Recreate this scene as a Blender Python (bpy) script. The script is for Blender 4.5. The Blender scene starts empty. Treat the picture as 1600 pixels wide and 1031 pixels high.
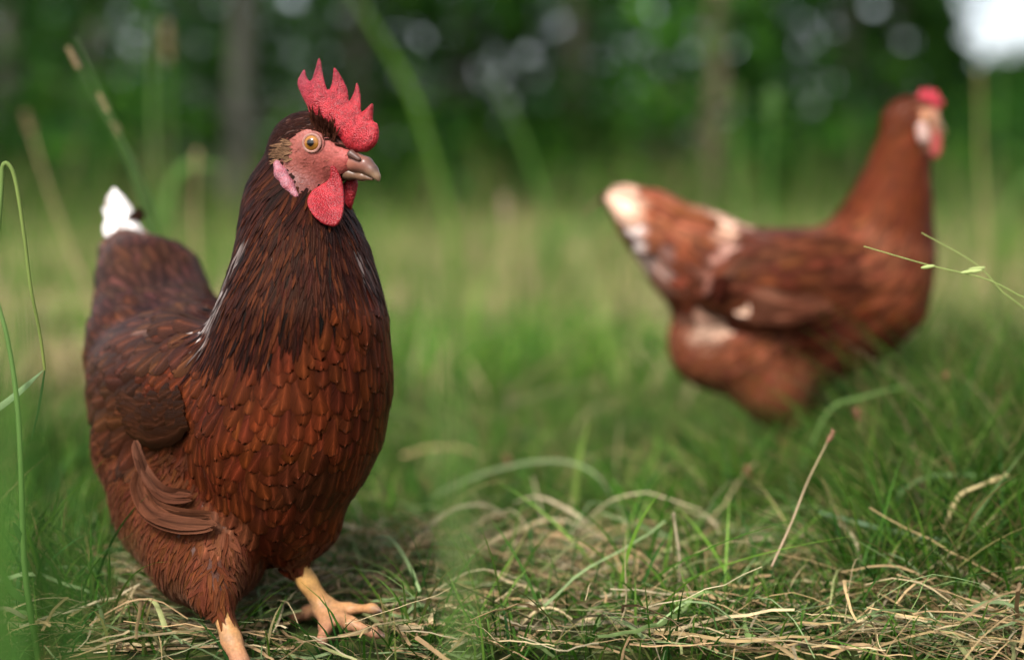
import bpy, math
import numpy as np
from mathutils import Vector, Matrix

# ---------------------------------------------------------------- camera, sky, sun, exposure
S = bpy.context.scene
COL = S.collection
RNG = np.random.default_rng(11)
F = 50.0 / 36.0 * 1600.0            # focal length in photo pixels
CAM_H = 0.307
HORIZON = 310.0
TH = math.atan((515.5 - HORIZON) / F)

cd = bpy.data.cameras.new("camera")
cam = bpy.data.objects.new("camera", cd)
COL.objects.link(cam)
cam.location = (0, 0, CAM_H)
cam.rotation_euler = (math.pi / 2 - TH, 0, 0)
cd.lens = 50
cd.sensor_width = 36
cd.clip_start = 0.02
cd.clip_end = 500
cd.dof.use_dof = True
cd.dof.focus_distance = 0.960
cd.dof.aperture_fstop = 1.95
S.camera = cam

SUN_EL = math.radians(48)
SUN_AZ = math.radians(205)          # where the sun stands: behind the camera, a little to the left
w = bpy.data.worlds.new("World")
S.world = w
w.use_nodes = True
nt = w.node_tree
bg = nt.nodes["Background"]
sky = nt.nodes.new("ShaderNodeTexSky")
sky.sky_type = 'NISHITA'
sky.sun_disc = False
sky.sun_elevation = SUN_EL
sky.sun_rotation = SUN_AZ
sky.air_density = 1.0
sky.dust_density = 4.0
sky.ozone_density = 1.0
hs = nt.nodes.new("ShaderNodeHueSaturation")
hs.inputs["Saturation"].default_value = 0.42     # overcast veil
nt.links.new(sky.outputs[0], hs.inputs["Color"])
nt.links.new(hs.outputs[0], bg.inputs[0])
bg.inputs[1].default_value = 0.15

ld = bpy.data.lights.new("sun", 'SUN')
ld.energy = 2.3
ld.angle = math.radians(13)
ld.color = (1.0, 0.97, 0.92)
sun = bpy.data.objects.new("sun", ld)
COL.objects.link(sun)
sd = Vector((math.sin(SUN_AZ) * math.cos(SUN_EL), math.cos(SUN_AZ) * math.cos(SUN_EL), math.sin(SUN_EL)))
sun.rotation_euler = sd.to_track_quat('Z', 'Y').to_euler()
sun.location = (0, -2, 4)

S.view_settings.view_transform = 'Standard'
S.view_settings.look = 'None'
S.view_settings.exposure = 1.3
S.view_settings.gamma = 1.0
S.cycles.max_bounces = 6
S.cycles.transparent_max_bounces = 4
S.cycles.use_denoising = True


# ---------------------------------------------------------------- helpers
def P(px, py, d):
    """the point at world depth d seen at photo pixel (px, py)"""
    x = (px - 800.0) / F
    y = -(py - 515.5) / F
    v = np.array([x, math.cos(TH) + y * math.sin(TH), -math.sin(TH) + y * math.cos(TH)])
    return np.array([0, 0, CAM_H]) + v * (d / v[1])


def G(px, d, z=0.0):
    """ground point at depth d below photo column px"""
    return np.array([(px - 800.0) / F * d, d, z])


def norm(v):
    v = np.asarray(v, float)
    return v / (np.linalg.norm(v, axis=-1, keepdims=True) + 1e-12)


def empty(name, loc):
    o = bpy.data.objects.new(name, None)
    o.location = [float(c) for c in loc]
    o.empty_display_size = 0.05
    COL.objects.link(o)
    return o


def tag(o, label=None, cat=None, group=None, kind=None):
    if label: o["label"] = label
    if cat: o["category"] = cat
    if group: o["group"] = group
    if kind: o["kind"] = kind
    return o


def mesh_obj(name, V, Fq, mat, parent=None, cols=None, uvs=None, smooth=True, loc=None, attrs=None):
    """ONE mesh object. V are world coordinates; Fq an (n,4) or (n,3) array."""
    V = np.asarray(V, dtype=np.float64)
    Fq = np.asarray(Fq, dtype=np.int32)
    off = np.array(parent_world(parent)) if parent is not None else (np.array(loc, float) if loc is not None else np.zeros(3))
    k = Fq.shape[1]
    me = bpy.data.meshes.new(name)
    me.vertices.add(len(V))
    me.vertices.foreach_set("co", (V - off).astype(np.float32).ravel())
    me.loops.add(Fq.size)
    me.loops.foreach_set("vertex_index", Fq.ravel())
    me.polygons.add(len(Fq))
    me.polygons.foreach_set("loop_start", np.arange(0, Fq.size, k, dtype=np.int32))
    me.polygons.foreach_set("use_smooth", np.full(len(Fq), smooth, dtype=bool))
    if uvs is not None:
        ul = me.uv_layers.new(name="UVMap")
        ul.data.foreach_set("uv", np.asarray(uvs, np.float32)[Fq.ravel()].ravel())
    if cols is not None:
        c = np.ones((len(V), 4), np.float32)
        c[:, :3] = cols
        a = me.attributes.new("Col", 'FLOAT_COLOR', 'POINT')
        a.data.foreach_set("color", c.ravel())
    for an, av in (attrs or {}).items():
        a = me.attributes.new(an, 'FLOAT', 'POINT')
        a.data.foreach_set("value", np.asarray(av, np.float32))
    me.update(calc_edges=True)
    me.validate()
    me.materials.append(mat)
    o = bpy.data.objects.new(name, me)
    COL.objects.link(o)
    if parent is not None:
        o.parent = parent
    elif loc is not None:
        o.location = [float(c) for c in loc]
    return o


def parent_world(p):
    v = Vector(p.location)
    while p.parent is not None:
        p = p.parent
        v = v + p.location
    return v


def joinm(parts):
    """parts: list of (V, F, C, UV) -> one"""
    Vs, Fs, Cs, Us, n = [], [], [], [], 0
    for V, Fq, C, U in parts:
        Vs.append(V); Fs.append(Fq + n); Cs.append(C); Us.append(U); n += len(V)
    return np.concatenate(Vs), np.concatenate(Fs), np.concatenate(Cs), np.concatenate(Us)


def ribbons(pts, wid, side, col0, col1, fold=0.0):
    """pts (N,K,3), wid (N,K), side (N,3) or (N,K,3), colours root/tip (N,3)."""
    N, K, _ = pts.shape
    if side.ndim == 2:
        side = np.repeat(side[:, None, :], K, 1)
    t = np.linspace(0, 1, K)[None, :, None]
    col = col0[:, None, :] * (1 - t) + col1[:, None, :] * t
    if fold > 0:
        tan = norm(np.gradient(pts, axis=1))
        nn = norm(np.cross(tan, side))
        a = pts - side * wid[..., None] * .5 + nn * wid[..., None] * fold
        c = pts + side * wid[..., None] * .5 + nn * wid[..., None] * fold
        V = np.stack([a, pts, c], 2)
        m = 3
    else:
        V = np.stack([pts - side * wid[..., None] * .5, pts + side * wid[..., None] * .5], 2)
        m = 2
    C = np.repeat(col[:, :, None, :], m, 2)
    u = np.broadcast_to(np.linspace(0, 1, m)[None, None, :], (N, K, m))
    v = np.broadcast_to(np.linspace(0, 1, K)[None, :, None], (N, K, m))
    UV = np.stack([u, v], -1)
    base = (np.arange(N) * K * m)[:, None, None]
    kk = np.arange(K - 1)[None, :, None] * m
    mm = np.arange(m - 1)[None, None, :]
    i = base + kk + mm
    Fq = np.stack([i, i + 1, i + m + 1, i + m], -1).reshape(-1, 4)
    return V.reshape(-1, 3), Fq, C.reshape(-1, 3), UV.reshape(-1, 2)


def tube(pts, rad, n=8, col=(1, 1, 1), col1=None):
    pts = np.asarray(pts, float)
    rad = np.asarray(rad, float)
    K = len(pts)
    tan = norm(np.gradient(pts, axis=0))
    ref = np.array([0.31, 0.17, 0.93]) if abs(tan[0][2]) < .9 else np.array([1, 0.1, 0.05])
    a = norm(np.cross(tan, ref))
    b = np.cross(tan, a)
    ang = np.linspace(0, 2 * np.pi, n, endpoint=False)
    ring = np.cos(ang)[None, :, None] * a[:, None, :] + np.sin(ang)[None, :, None] * b[:, None, :]
    V = (pts[:, None, :] + ring * rad[:, None, None]).reshape(-1, 3)
    i = np.arange(K - 1)[:, None] * n
    j = np.arange(n)[None, :]
    j2 = (j + 1) % n
    Fq = np.stack([i + j, i + j2, i + n + j2, i + n + j], -1).reshape(-1, 4)
    c0 = np.asarray(col, float)
    c1 = c0 if col1 is None else np.asarray(col1, float)
    t = np.linspace(0, 1, K)[:, None, None]
    C = np.broadcast_to(c0 * (1 - t) + c1 * t, (K, n, 3)).reshape(-1, 3)
    u = np.broadcast_to(np.linspace(0, 1, n)[None, :], (K, n))
    v = np.broadcast_to(np.linspace(0, 1, K)[:, None], (K, n))
    return V, Fq, C.copy(), np.stack([u, v], -1).reshape(-1, 2)


def spline(ctrl, n):
    """Catmull-Rom through control points (array k x dim)"""
    c = np.asarray(ctrl, float)
    c = np.concatenate([[2 * c[0] - c[1]], c, [2 * c[-1] - c[-2]]])
    m = len(c) - 3
    t = np.linspace(0, m - 1e-6, n)
    i = t.astype(int)
    f = (t - i)[:, None]
    p0, p1, p2, p3 = c[i], c[i + 1], c[i + 2], c[i + 3]
    return .5 * ((2 * p1) + (-p0 + p2) * f + (2 * p0 - 5 * p1 + 4 * p2 - p3) * f ** 2 + (-p0 + 3 * p1 - 3 * p2 + p3) * f ** 3)


def vnoise(p, scale, seed=0):
    """cheap smooth 3-D value noise in 0..1"""
    p = np.asarray(p) * scale
    i = np.floor(p).astype(np.int64)
    f = p - i
    f = f * f * (3 - 2 * f)

    def h(ix, iy, iz):
        n = (ix * 374761393 + iy * 668265263 + iz * 2147483647 + seed * 1274126177) & 0x7fffffff
        n = ((n ^ (n >> 13)) * 1274126177) & 0x7fffffff
        n = n ^ (n >> 16)
        return (n & 0xffff) / 65535.0
    r = 0
    for dx in (0, 1):
        for dy in (0, 1):
            for dz in (0, 1):
                wgt = (f[..., 0] if dx else 1 - f[..., 0]) * (f[..., 1] if dy else 1 - f[..., 1]) * (f[..., 2] if dz else 1 - f[..., 2])
                r = r + wgt * h(i[..., 0] + dx, i[..., 1] + dy, i[..., 2] + dz)
    return r


# ---------------------------------------------------------------- materials
def new_mat(name):
    m = bpy.data.materials.new(name)
    m.use_nodes = True
    t = m.node_tree
    return m, t, t.nodes["Principled BSDF"], t.nodes["Material Output"]


def nd(t, typ, **kw):
    n = t.nodes.new(typ)
    for k, v in kw.items():
        setattr(n, k, v)
    return n


def math_n(t, op, a, b=None, c=None, clamp=False):
    n = nd(t, "ShaderNodeMath", operation=op, use_clamp=clamp)
    for i, x in enumerate((a, b, c)):
        if x is None: continue
        if isinstance(x, (int, float)): n.inputs[i].default_value = x
        else: t.links.new(x, n.inputs[i])
    return n.outputs[0]


def mixc(t, fac, a, b, mode='MIX'):
    n = nd(t, "ShaderNodeMix", data_type='RGBA', blend_type=mode)
    for sock, x in ((n.inputs[0], fac), (n.inputs[6], a), (n.inputs[7], b)):
        if isinstance(x, (int, float)): sock.default_value = x
        elif isinstance(x, tuple): sock.default_value = (*x, 1) if len(x) == 3 else x
        else: t.links.new(x, sock)
    return n.outputs[2]


HIT_START = .72


def foliage_mat(name, trans=0.35, rough=0.5, spec=0.3, noise=30.0, amt=0.35):
    m, t, b, out = new_mat(name)
    at = nd(t, "ShaderNodeAttribute", attribute_name="Col")
    nz = nd(t, "ShaderNodeTexNoise")
    tc = nd(t, "ShaderNodeTexCoord")
    t.links.new(tc.outputs["Object"], nz.inputs["Vector"])
    nz.inputs["Scale"].default_value = noise
    nz.inputs["Detail"].default_value = 3
    f = math_n(t, 'MULTIPLY_ADD', nz.outputs["Fac"], amt * 2, 1 - amt)
    hv = nd(t, "ShaderNodeHueSaturation")
    t.links.new(at.outputs["Color"], hv.inputs["Color"])
    t.links.new(f, hv.inputs["Value"])
    t.links.new(hv.outputs[0], b.inputs["Base Color"])
    b.inputs["Roughness"].default_value = rough
    b.inputs["Specular IOR Level"].default_value = spec
    tr = nd(t, "ShaderNodeBsdfTranslucent")
    t.links.new(hv.outputs[0], tr.inputs["Color"])
    mx = nd(t, "ShaderNodeMixShader")
    mx.inputs[0].default_value = trans
    t.links.new(b.outputs[0], mx.inputs[1])
    t.links.new(tr.outputs[0], mx.inputs[2])
    t.links.new(mx.outputs[0], out.inputs["Surface"])
    return m


def feather_mat(name, streak=1.5, rim=0.25, barbs=20.0, rough=0.45, sheen=0.0, spec=0.09):
    m, t, b, out = new_mat(name)
    at = nd(t, "ShaderNodeAttribute", attribute_name="Col")
    fr = nd(t, "ShaderNodeAttribute", attribute_name="fr")
    uv = nd(t, "ShaderNodeUVMap")
    sp = nd(t, "ShaderNodeSeparateXYZ")
    t.links.new(uv.outputs[0], sp.inputs[0])
    u = math_n(t, 'ABSOLUTE', math_n(t, 'MULTIPLY_ADD', sp.outputs[0], 2.0, -1.0))
    v = sp.outputs[1]
    # pale shaft, widening a little into the vane
    shaft = math_n(t, 'POWER', math_n(t, 'SUBTRACT', 1.0, u, clamp=True), 5.0)
    ed = math_n(t, 'MAXIMUM', math_n(t, 'POWER', u, 3.5), math_n(t, 'POWER', v, 16.0))
    # barbs run obliquely off the shaft, every feather with its own irregular set
    bc = math_n(t, 'MULTIPLY', math_n(t, 'SUBTRACT', v, math_n(t, 'MULTIPLY', u, 0.45)), barbs)
    cb = nd(t, "ShaderNodeCombineXYZ")
    t.links.new(bc, cb.inputs[0])
    t.links.new(math_n(t, 'MULTIPLY', fr.outputs["Fac"], 91.0), cb.inputs[1])
    t.links.new(math_n(t, 'MULTIPLY', sp.outputs[0], 1.2), cb.inputs[2])
    nz = nd(t, "ShaderNodeTexNoise")
    t.links.new(cb.outputs[0], nz.inputs["Vector"])
    nz.inputs["Scale"].default_value = 1.0
    nz.inputs["Detail"].default_value = 3
    tc = nd(t, "ShaderNodeTexCoord")
    n2 = nd(t, "ShaderNodeTexNoise")
    t.links.new(tc.outputs["Object"], n2.inputs["Vector"])
    n2.inputs["Scale"].default_value = 170.0
    n2.inputs["Detail"].default_value = 2
    k = math_n(t, 'MULTIPLY_ADD', nz.outputs["Fac"], 1.15, 0.42)
    k = math_n(t, 'MULTIPLY', k, math_n(t, 'MULTIPLY_ADD', n2.outputs["Fac"], 0.5, 0.75))
    k = math_n(t, 'MULTIPLY', k, math_n(t, 'MULTIPLY_ADD', shaft, streak, 1.0))
    k = math_n(t, 'MULTIPLY', k, math_n(t, 'MULTIPLY_ADD', ed, -rim, 1.0))  # positive rim: dark feather margin plus painted shade between feathers
    vm = nd(t, "ShaderNodeVectorMath", operation='SCALE')
    t.links.new(at.outputs["Vector"], vm.inputs[0])
    t.links.new(k, vm.inputs["Scale"])
    t.links.new(vm.outputs[0], b.inputs["Base Color"])
    b.inputs["Roughness"].default_value = rough
    b.inputs["Specular IOR Level"].default_value = spec
    b.inputs["Specular Tint"].default_value = (1.0, 0.66, 0.45, 1)
    b.inputs["Sheen Weight"].default_value = sheen
    b.inputs["Sheen Roughness"].default_value = 0.4
    b.inputs["Sheen Tint"].default_value = (1.0, 0.62, 0.4, 1)
    bp = nd(t, "ShaderNodeBump")
    bp.inputs["Strength"].default_value = 0.5
    bp.inputs["Distance"].default_value = 0.0006
    t.links.new(math_n(t, 'ADD', nz.outputs["Fac"], shaft), bp.inputs["Height"])
    t.links.new(bp.outputs[0], b.inputs["Normal"])
    return m


def skin_mat(name, scale=420.0, rough=0.5, bump=0.6, sss=0.12, spots=0.35, dist=0.0008):
    m, t, b, out = new_mat(name)
    at = nd(t, "ShaderNodeAttribute", attribute_name="Col")
    tc = nd(t, "ShaderNodeTexCoord")
    vo = nd(t, "ShaderNodeTexVoronoi")
    t.links.new(tc.outputs["Object"], vo.inputs["Vector"])
    vo.inputs["Scale"].default_value = scale
    nz = nd(t, "ShaderNodeTexNoise")
    t.links.new(tc.outputs["Object"], nz.inputs["Vector"])
    nz.inputs["Scale"].default_value = scale * .45
    nz.inputs["Detail"].default_value = 4
    hgt = math_n(t, 'ADD', math_n(t, 'MULTIPLY', vo.outputs["Distance"], -0.9), nz.outputs["Fac"])
    k = math_n(t, 'MULTIPLY_ADD', hgt, spots * 1.6, 1 - spots * .35)
    vm = nd(t, "ShaderNodeVectorMath", operation='SCALE')
    t.links.new(at.outputs["Vector"], vm.inputs[0])
    t.links.new(k, vm.inputs["Scale"])
    t.links.new(vm.outputs[0], b.inputs["Base Color"])
    b.inputs["Roughness"].default_value = rough
    b.inputs["Specular IOR Level"].default_value = 0.22
    b.inputs["Subsurface Weight"].default_value = sss
    b.inputs["Subsurface Radius"].default_value = (1.0, 0.3, 0.2)
    b.inputs["Subsurface Scale"].default_value = 0.003
    bp = nd(t, "ShaderNodeBump")
    bp.inputs["Strength"].default_value = bump
    bp.inputs["Distance"].default_value = dist
    t.links.new(hgt, bp.inputs["Height"])
    t.links.new(bp.outputs[0], b.inputs["Normal"])
    return m


def body_mat(name):
    """face skin, scaly legs and the down under the feathers, told apart by the Col attribute; scutes on the shanks"""
    m = skin_mat(name, 520.0, 0.5, 0.28, 0.08, 0.26)
    return m


def eye_mat(name):
    m, t, b, out = new_mat(name)
    at = nd(t, "ShaderNodeAttribute", attribute_name="ang")
    nz = nd(t, "ShaderNodeTexNoise")
    tc = nd(t, "ShaderNodeTexCoord")
    t.links.new(tc.outputs["Object"], nz.inputs["Vector"])
    nz.inputs["Scale"].default_value = 900
    a = math_n(t, 'ADD', at.outputs["Fac"], math_n(t, 'MULTIPLY_ADD', nz.outputs["Fac"], 0.12, -0.06))
    r = nd(t, "ShaderNodeValToRGB")
    t.links.new(a, r.inputs[0])
    e = r.color_ramp.elements
    e[0].position = 0.0; e[0].color = (0.004, 0.003, 0.003, 1)
    e[1].position = 1.0; e[1].color = (0.02, 0.01, 0.006, 1)
    for pos, c in ((0.33, (0.004, 0.003, 0.003, 1)), (0.38, (0.12, 0.045, 0.008, 1)), (0.6, (0.24, 0.10, 0.016, 1)),
                   (0.82, (0.17, 0.07, 0.014, 1)), (0.95, (0.05, 0.02, 0.01, 1))):
        q = e.new(pos); q.color = c
    t.links.new(r.outputs[0], b.inputs["Base Color"])
    b.inputs["Roughness"].default_value = 0.12
    b.inputs["Coat Weight"].default_value = 0.35
    b.inputs["Specular IOR Level"].default_value = 0.2
    b.inputs["Coat Roughness"].default_value = 0.02
    return m


def bark_mat(name):
    m, t, b, out = new_mat(name)
    at = nd(t, "ShaderNodeAttribute", attribute_name="Col")
    tc = nd(t, "ShaderNodeTexCoord")
    mp = nd(t, "ShaderNodeMapping")
    mp.inputs["Scale"].default_value = (9, 9, 1.6)
    t.links.new(tc.outputs["Object"], mp.inputs["Vector"])
    nz = nd(t, "ShaderNodeTexNoise")
    t.links.new(mp.outputs[0], nz.inputs["Vector"])
    nz.inputs["Scale"].default_value = 2.2
    nz.inputs["Detail"].default_value = 6
    vm = nd(t, "ShaderNodeVectorMath", operation='SCALE')
    t.links.new(at.outputs["Vector"], vm.inputs[0])
    t.links.new(math_n(t, 'MULTIPLY_ADD', nz.outputs["Fac"], 1.5, 0.25), vm.inputs["Scale"])
    t.links.new(vm.outputs[0], b.inputs["Base Color"])
    b.inputs["Roughness"].default_value = 0.9
    bp = nd(t, "ShaderNodeBump")
    bp.inputs["Distance"].default_value = 0.03
    t.links.new(nz.outputs["Fac"], bp.inputs["Height"])
    t.links.new(bp.outputs[0], b.inputs["Normal"])
    return m


def ground_mat():
    m, t, b, out = new_mat("meadow_ground")
    tc = nd(t, "ShaderNodeTexCoord")
    n1 = nd(t, "ShaderNodeTexNoise"); n1.inputs["Scale"].default_value = 1.3; n1.inputs["Detail"].default_value = 8
    n2 = nd(t, "ShaderNodeTexNoise"); n2.inputs["Scale"].default_value = 60; n2.inputs["Detail"].default_value = 5
    for n in (n1, n2): t.links.new(tc.outputs["Object"], n.inputs["Vector"])
    r = nd(t, "ShaderNodeValToRGB")
    e = r.color_ramp.elements
    e[0].position = .35; e[0].color = (0.012, 0.026, 0.006, 1)
    e[1].position = .68; e[1].color = (0.055, 0.065, 0.018, 1)
    t.links.new(n1.outputs["Fac"], r.inputs[0])
    r2 = nd(t, "ShaderNodeValToRGB")
    e = r2.color_ramp.elements
    e[0].position = .35; e[0].color = (0.35, 0.35, 0.3, 1)
    e[1].position = .7; e[1].color = (1.3, 1.25, 1.0, 1)
    t.links.new(n2.outputs["Fac"], r2.inputs[0])
    t.links.new(mixc(t, 1.0, r.outputs[0], r2.outputs[0], 'MULTIPLY'), b.inputs["Base Color"])
    b.inputs["Roughness"].default_value = 0.95
    b.inputs["Specular IOR Level"].default_value = 0.1
    bp = nd(t, "ShaderNodeBump"); bp.inputs["Distance"].default_value = 0.01
    t.links.new(n2.outputs["Fac"], bp.inputs["Height"])
    t.links.new(bp.outputs[0], b.inputs["Normal"])
    return m


M_GRASS = foliage_mat("grass_blade", 0.4, 0.6, 0.12, 40, 0.3)
M_STRAW = foliage_mat("dry_straw", 0.2, 0.65, 0.12, 90, 0.5)
M_LEAF = foliage_mat("tree_leaf", 0.35, 0.6, 0.05, 2.5, 0.6)
M_BARK = bark_mat("bark")
M_GROUND = ground_mat()
M_FEATHER = feather_mat("body_feather")
M_HACKLE = feather_mat("hackle_feather", 0.6, 0.4, 9.0, 0.5, 0.0, 0.06)
M_DOWN = feather_mat("down_feather", 0.0, 0.1, 4.0, 0.8, 0.05, 0.04)
M_LOOSE = feather_mat("loose_feather", -0.62, -0.35, 16.0, 0.65, 0.0, 0.05)
M_SKIN = body_mat("hen_skin")
M_COMB = skin_mat("comb_skin", 1000.0, 0.42, 0.8, 0.25, 0.42, 0.0007)
M_BEAK = skin_mat("beak_horn", 90.0, 0.3, 0.1, 0.05, 0.25)
M_EYE = eye_mat("hen_eye")


# ---------------------------------------------------------------- implicit shapes -> one continuous skin
class Shape:
    def __init__(self):
        self.pr = []

    def cone(self, a, b, ra, rb, k=0.015, **props):
        self.pr.append(("c", np.array(a, float), np.array(b, float), ra, rb, k, props))

    def chain(self, pts, k=0.015, **props):
        for (a, ra), (b, rb) in zip(pts[:-1], pts[1:]):
            self.cone(a, b, ra, rb, k, **props)

    def ell(self, c, R, rad, k=0.015, **props):
        """R rows are the unit axes"""
        self.pr.append(("e", np.array(c, float), np.array(R, float), np.array(rad, float), None, k, props))

    def one(self, pr, p):
        if pr[0] == "c":
            a, b, ra, rb = pr[1:5]
            ab = b - a
            t = np.clip(((p - a) @ ab) / (ab @ ab + 1e-12), 0, 1)
            q = p - a - t[..., None] * ab
            return np.sqrt((q * q).sum(-1)) - (ra + (rb - ra) * t)
        c, R, rad = pr[1:4]
        q = (p - c) @ R.T
        k0 = np.sqrt(((q / rad) ** 2).sum(-1))
        k1 = np.sqrt(((q / rad ** 2) ** 2).sum(-1)) + 1e-9
        return k0 * (k0 - 1) / k1

    @staticmethod
    def smin(a, b, k):
        h = np.clip(.5 + .5 * (b - a) / k, 0, 1)
        return b + (a - b) * h - k * h * (1 - h)

    def d(self, p):
        r = None
        for pr in self.pr:
            x = self.one(pr, p)
            r = x if r is None else self.smin(r, x, pr[5])
        return r

    def grad(self, p, e=0.002):
        g = np.stack([self.d(p + np.eye(3)[i] * e) - self.d(p - np.eye(3)[i] * e) for i in range(3)], -1)
        return norm(g)

    def blend(self, p, key, default, s=0.008):
        """property of the primitives, blended by nearness"""
        num = 0; den = 0
        for pr in self.pr:
            v = np.asarray(pr[6].get(key, default), float)
            wgt = np.exp(-np.clip(self.one(pr, p), -.05, .3) / s)
            num = num + wgt[:, None] * np.atleast_1d(v)[None, :]
            den = den + wgt
        return num / den[:, None]

    def nearest(self, p, key):
        best = None; val = None
        for pr in self.pr:
            x = self.one(pr, p)
            if best is None:
                best = x.copy(); val = np.full(len(p), pr[6].get(key, ""), dtype=object)
            else:
                m = x < best
                best[m] = x[m]; val[m] = pr[6].get(key, "")
        return val

    def bounds(self, pr):
        if pr[0] == "c":
            r = max(pr[3], pr[4])
            return np.minimum(pr[1], pr[2]) - r, np.maximum(pr[1], pr[2]) + r
        r = np.sqrt(((pr[2] * pr[3][:, None]) ** 2).sum(0))
        return pr[1] - r, pr[1] + r

    def mesh(self, h):
        lo = np.min([self.bounds(p)[0] for p in self.pr], 0) - 6 * h - .004
        hi = np.max([self.bounds(p)[1] for p in self.pr], 0) + 6 * h + .004
        n = np.ceil((hi - lo) / h).astype(int) + 1
        ax = [lo[i] + h * np.arange(n[i]) for i in range(3)]
        D = np.full(tuple(n), 0.05)
        for pr in self.pr:
            b0, b1 = self.bounds(pr)
            mrg = pr[5] + 4 * h
            i0 = np.clip(np.floor((b0 - mrg - lo) / h).astype(int), 0, n)
            i1 = np.clip(np.ceil((b1 + mrg - lo) / h).astype(int) + 1, 0, n)
            g = np.stack(np.meshgrid(*[ax[i][i0[i]:i1[i]] for i in range(3)], indexing="ij"), -1)
            sl = tuple(slice(i0[i], i1[i]) for i in range(3))
            D[sl] = self.smin(D[sl], self.one(pr, g), pr[5])
        return surface_nets(D, lo, h)


def surface_nets(D, lo, h):
    s = D < 0
    off = np.array([(i, j, k) for i in (0, 1) for j in (0, 1) for k in (0, 1)])
    n = np.array(D.shape) - 1
    cnt = np.zeros(tuple(n), int)
    for o in off:
        cnt += s[o[0]:o[0] + n[0], o[1]:o[1] + n[1], o[2]:o[2] + n[2]]
    cells = np.argwhere((cnt > 0) & (cnt < 8))
    vals = [D[tuple((cells + o).T)] for o in off]
    acc = np.zeros((len(cells), 3)); c = np.zeros(len(cells))
    for a in range(8):
        for b in range(a + 1, 8):
            if np.abs(off[a] - off[b]).sum() != 1: continue
            da, db = vals[a], vals[b]
            m = (da < 0) != (db < 0)
            t = np.where(m, da / np.where(m, da - db, 1), 0)
            acc += np.where(m[:, None], off[a] + (off[b] - off[a]) * t[:, None], 0)
            c += m
    V = lo + h * (cells + acc / c[:, None])
    idx = np.full(tuple(n), -1, int)
    idx[tuple(cells.T)] = np.arange(len(cells))
    faces = []
    for axis in range(3):
        u, v = [(1, 2), (2, 0), (0, 1)][axis]
        e = np.zeros(3, int); e[axis] = 1
        a = s[tuple(slice(0, D.shape[i] - e[i]) for i in range(3))]
        b = s[tuple(slice(e[i], D.shape[i]) for i in range(3))]
        ed = np.argwhere(a != b)
        ed = ed[(ed[:, u] > 0) & (ed[:, v] > 0) & (ed[:, u] < n[u]) & (ed[:, v] < n[v])]
        eu = np.zeros(3, int); eu[u] = 1
        ev = np.zeros(3, int); ev[v] = 1
        q = np.stack([idx[tuple((ed - eu - ev).T)], idx[tuple((ed - ev).T)], idx[tuple(ed.T)], idx[tuple((ed - eu).T)]], -1)
        flip = ~s[tuple(ed.T)]
        q[flip] = q[flip][:, ::-1]
        faces.append(q[(q >= 0).all(1)])
    return V, np.concatenate(faces)


def poly_sd(poly, x, y):
    """signed distance to a closed polygon, negative inside"""
    p = np.asarray(poly, float)
    d = np.full(x.shape, 1e9); ins = np.zeros(x.shape, bool)
    for (x0, y0), (x1, y1) in zip(p, np.roll(p, -1, 0)):
        ex, ey = x1 - x0, y1 - y0
        wx, wy = x - x0, y - y0
        t = np.clip((wx * ex + wy * ey) / (ex * ex + ey * ey + 1e-12), 0, 1)
        d = np.minimum(d, (wx - ex * t) ** 2 + (wy - ey * t) ** 2)
        c = ((y0 <= y) & (y1 > y)) | ((y1 <= y) & (y0 > y))
        with np.errstate(divide='ignore', invalid='ignore'):
            xi = x0 + (y - y0) * ex / (ey if ey != 0 else 1e-12)
        ins ^= c & (x < xi)
    d = np.sqrt(d)
    return np.where(ins, -d, d)


def round_poly(poly, it=2):
    p = np.asarray(poly, float)
    for _ in range(it):
        q = np.roll(p, -1, 0)
        p = np.stack([.75 * p + .25 * q, .25 * p + .75 * q], 1).reshape(-1, 2)
    return p


def flap_mesh(poly, org, ax, ay, thick, edge, h, wave=None):
    """a fleshy flap: outline in metres in the plane (ax, ay), thick inside and thin at its edge.
    wave(x, y) -> sideways offset, thick may be a function of (x, y)"""
    aw = np.cross(ax, ay)
    poly = np.asarray(poly)
    lo = np.array([*poly.min(0), -0.03]); hi = np.array([*poly.max(0), 0.03])
    lo[:2] -= 4 * h; hi[:2] += 4 * h
    n = np.ceil((hi - lo) / h).astype(int) + 1
    x = lo[0] + h * np.arange(n[0]); y = lo[1] + h * np.arange(n[1]); z = lo[2] + h * np.arange(n[2])
    X, Y = np.meshgrid(x, y, indexing="ij")
    s = poly_sd(poly, X, Y)
    T = thick(X, Y) if callable(thick) else thick
    W = wave(X, Y) if wave else 0 * X
    tt = np.where(s < 0, T * np.sqrt(np.clip(1 - (1 - np.clip(-s / edge, 0, 1)) ** 2, 0, 1)), 0)
    D = np.abs(z[None, None, :] - W[..., None]) - tt[..., None]
    D = np.where(s[..., None] > 0, np.maximum(D, s[..., None]), np.maximum(D, D))
    V, Fq = surface_nets(D, lo, h)
    loc = V.copy()
    # relax the stair steps
    V = relax(V, Fq, 2)
    return org + V[:, :1] * ax + V[:, 1:2] * ay + V[:, 2:3] * aw, Fq, loc


def relax(V, Fq, it=2, f=0.5):
    e = np.concatenate([Fq[:, [0, 1]], Fq[:, [1, 2]], Fq[:, [2, 3]], Fq[:, [3, 0]]])
    e = np.concatenate([e, e[:, ::-1]])
    deg = np.bincount(e[:, 0], minlength=len(V))[:, None]
    for _ in range(it):
        a = np.stack([np.bincount(e[:, 0], V[e[:, 1], i], minlength=len(V)) for i in range(3)], -1)
        V = V * (1 - f) + f * a / np.maximum(deg, 1)
    return V


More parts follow.
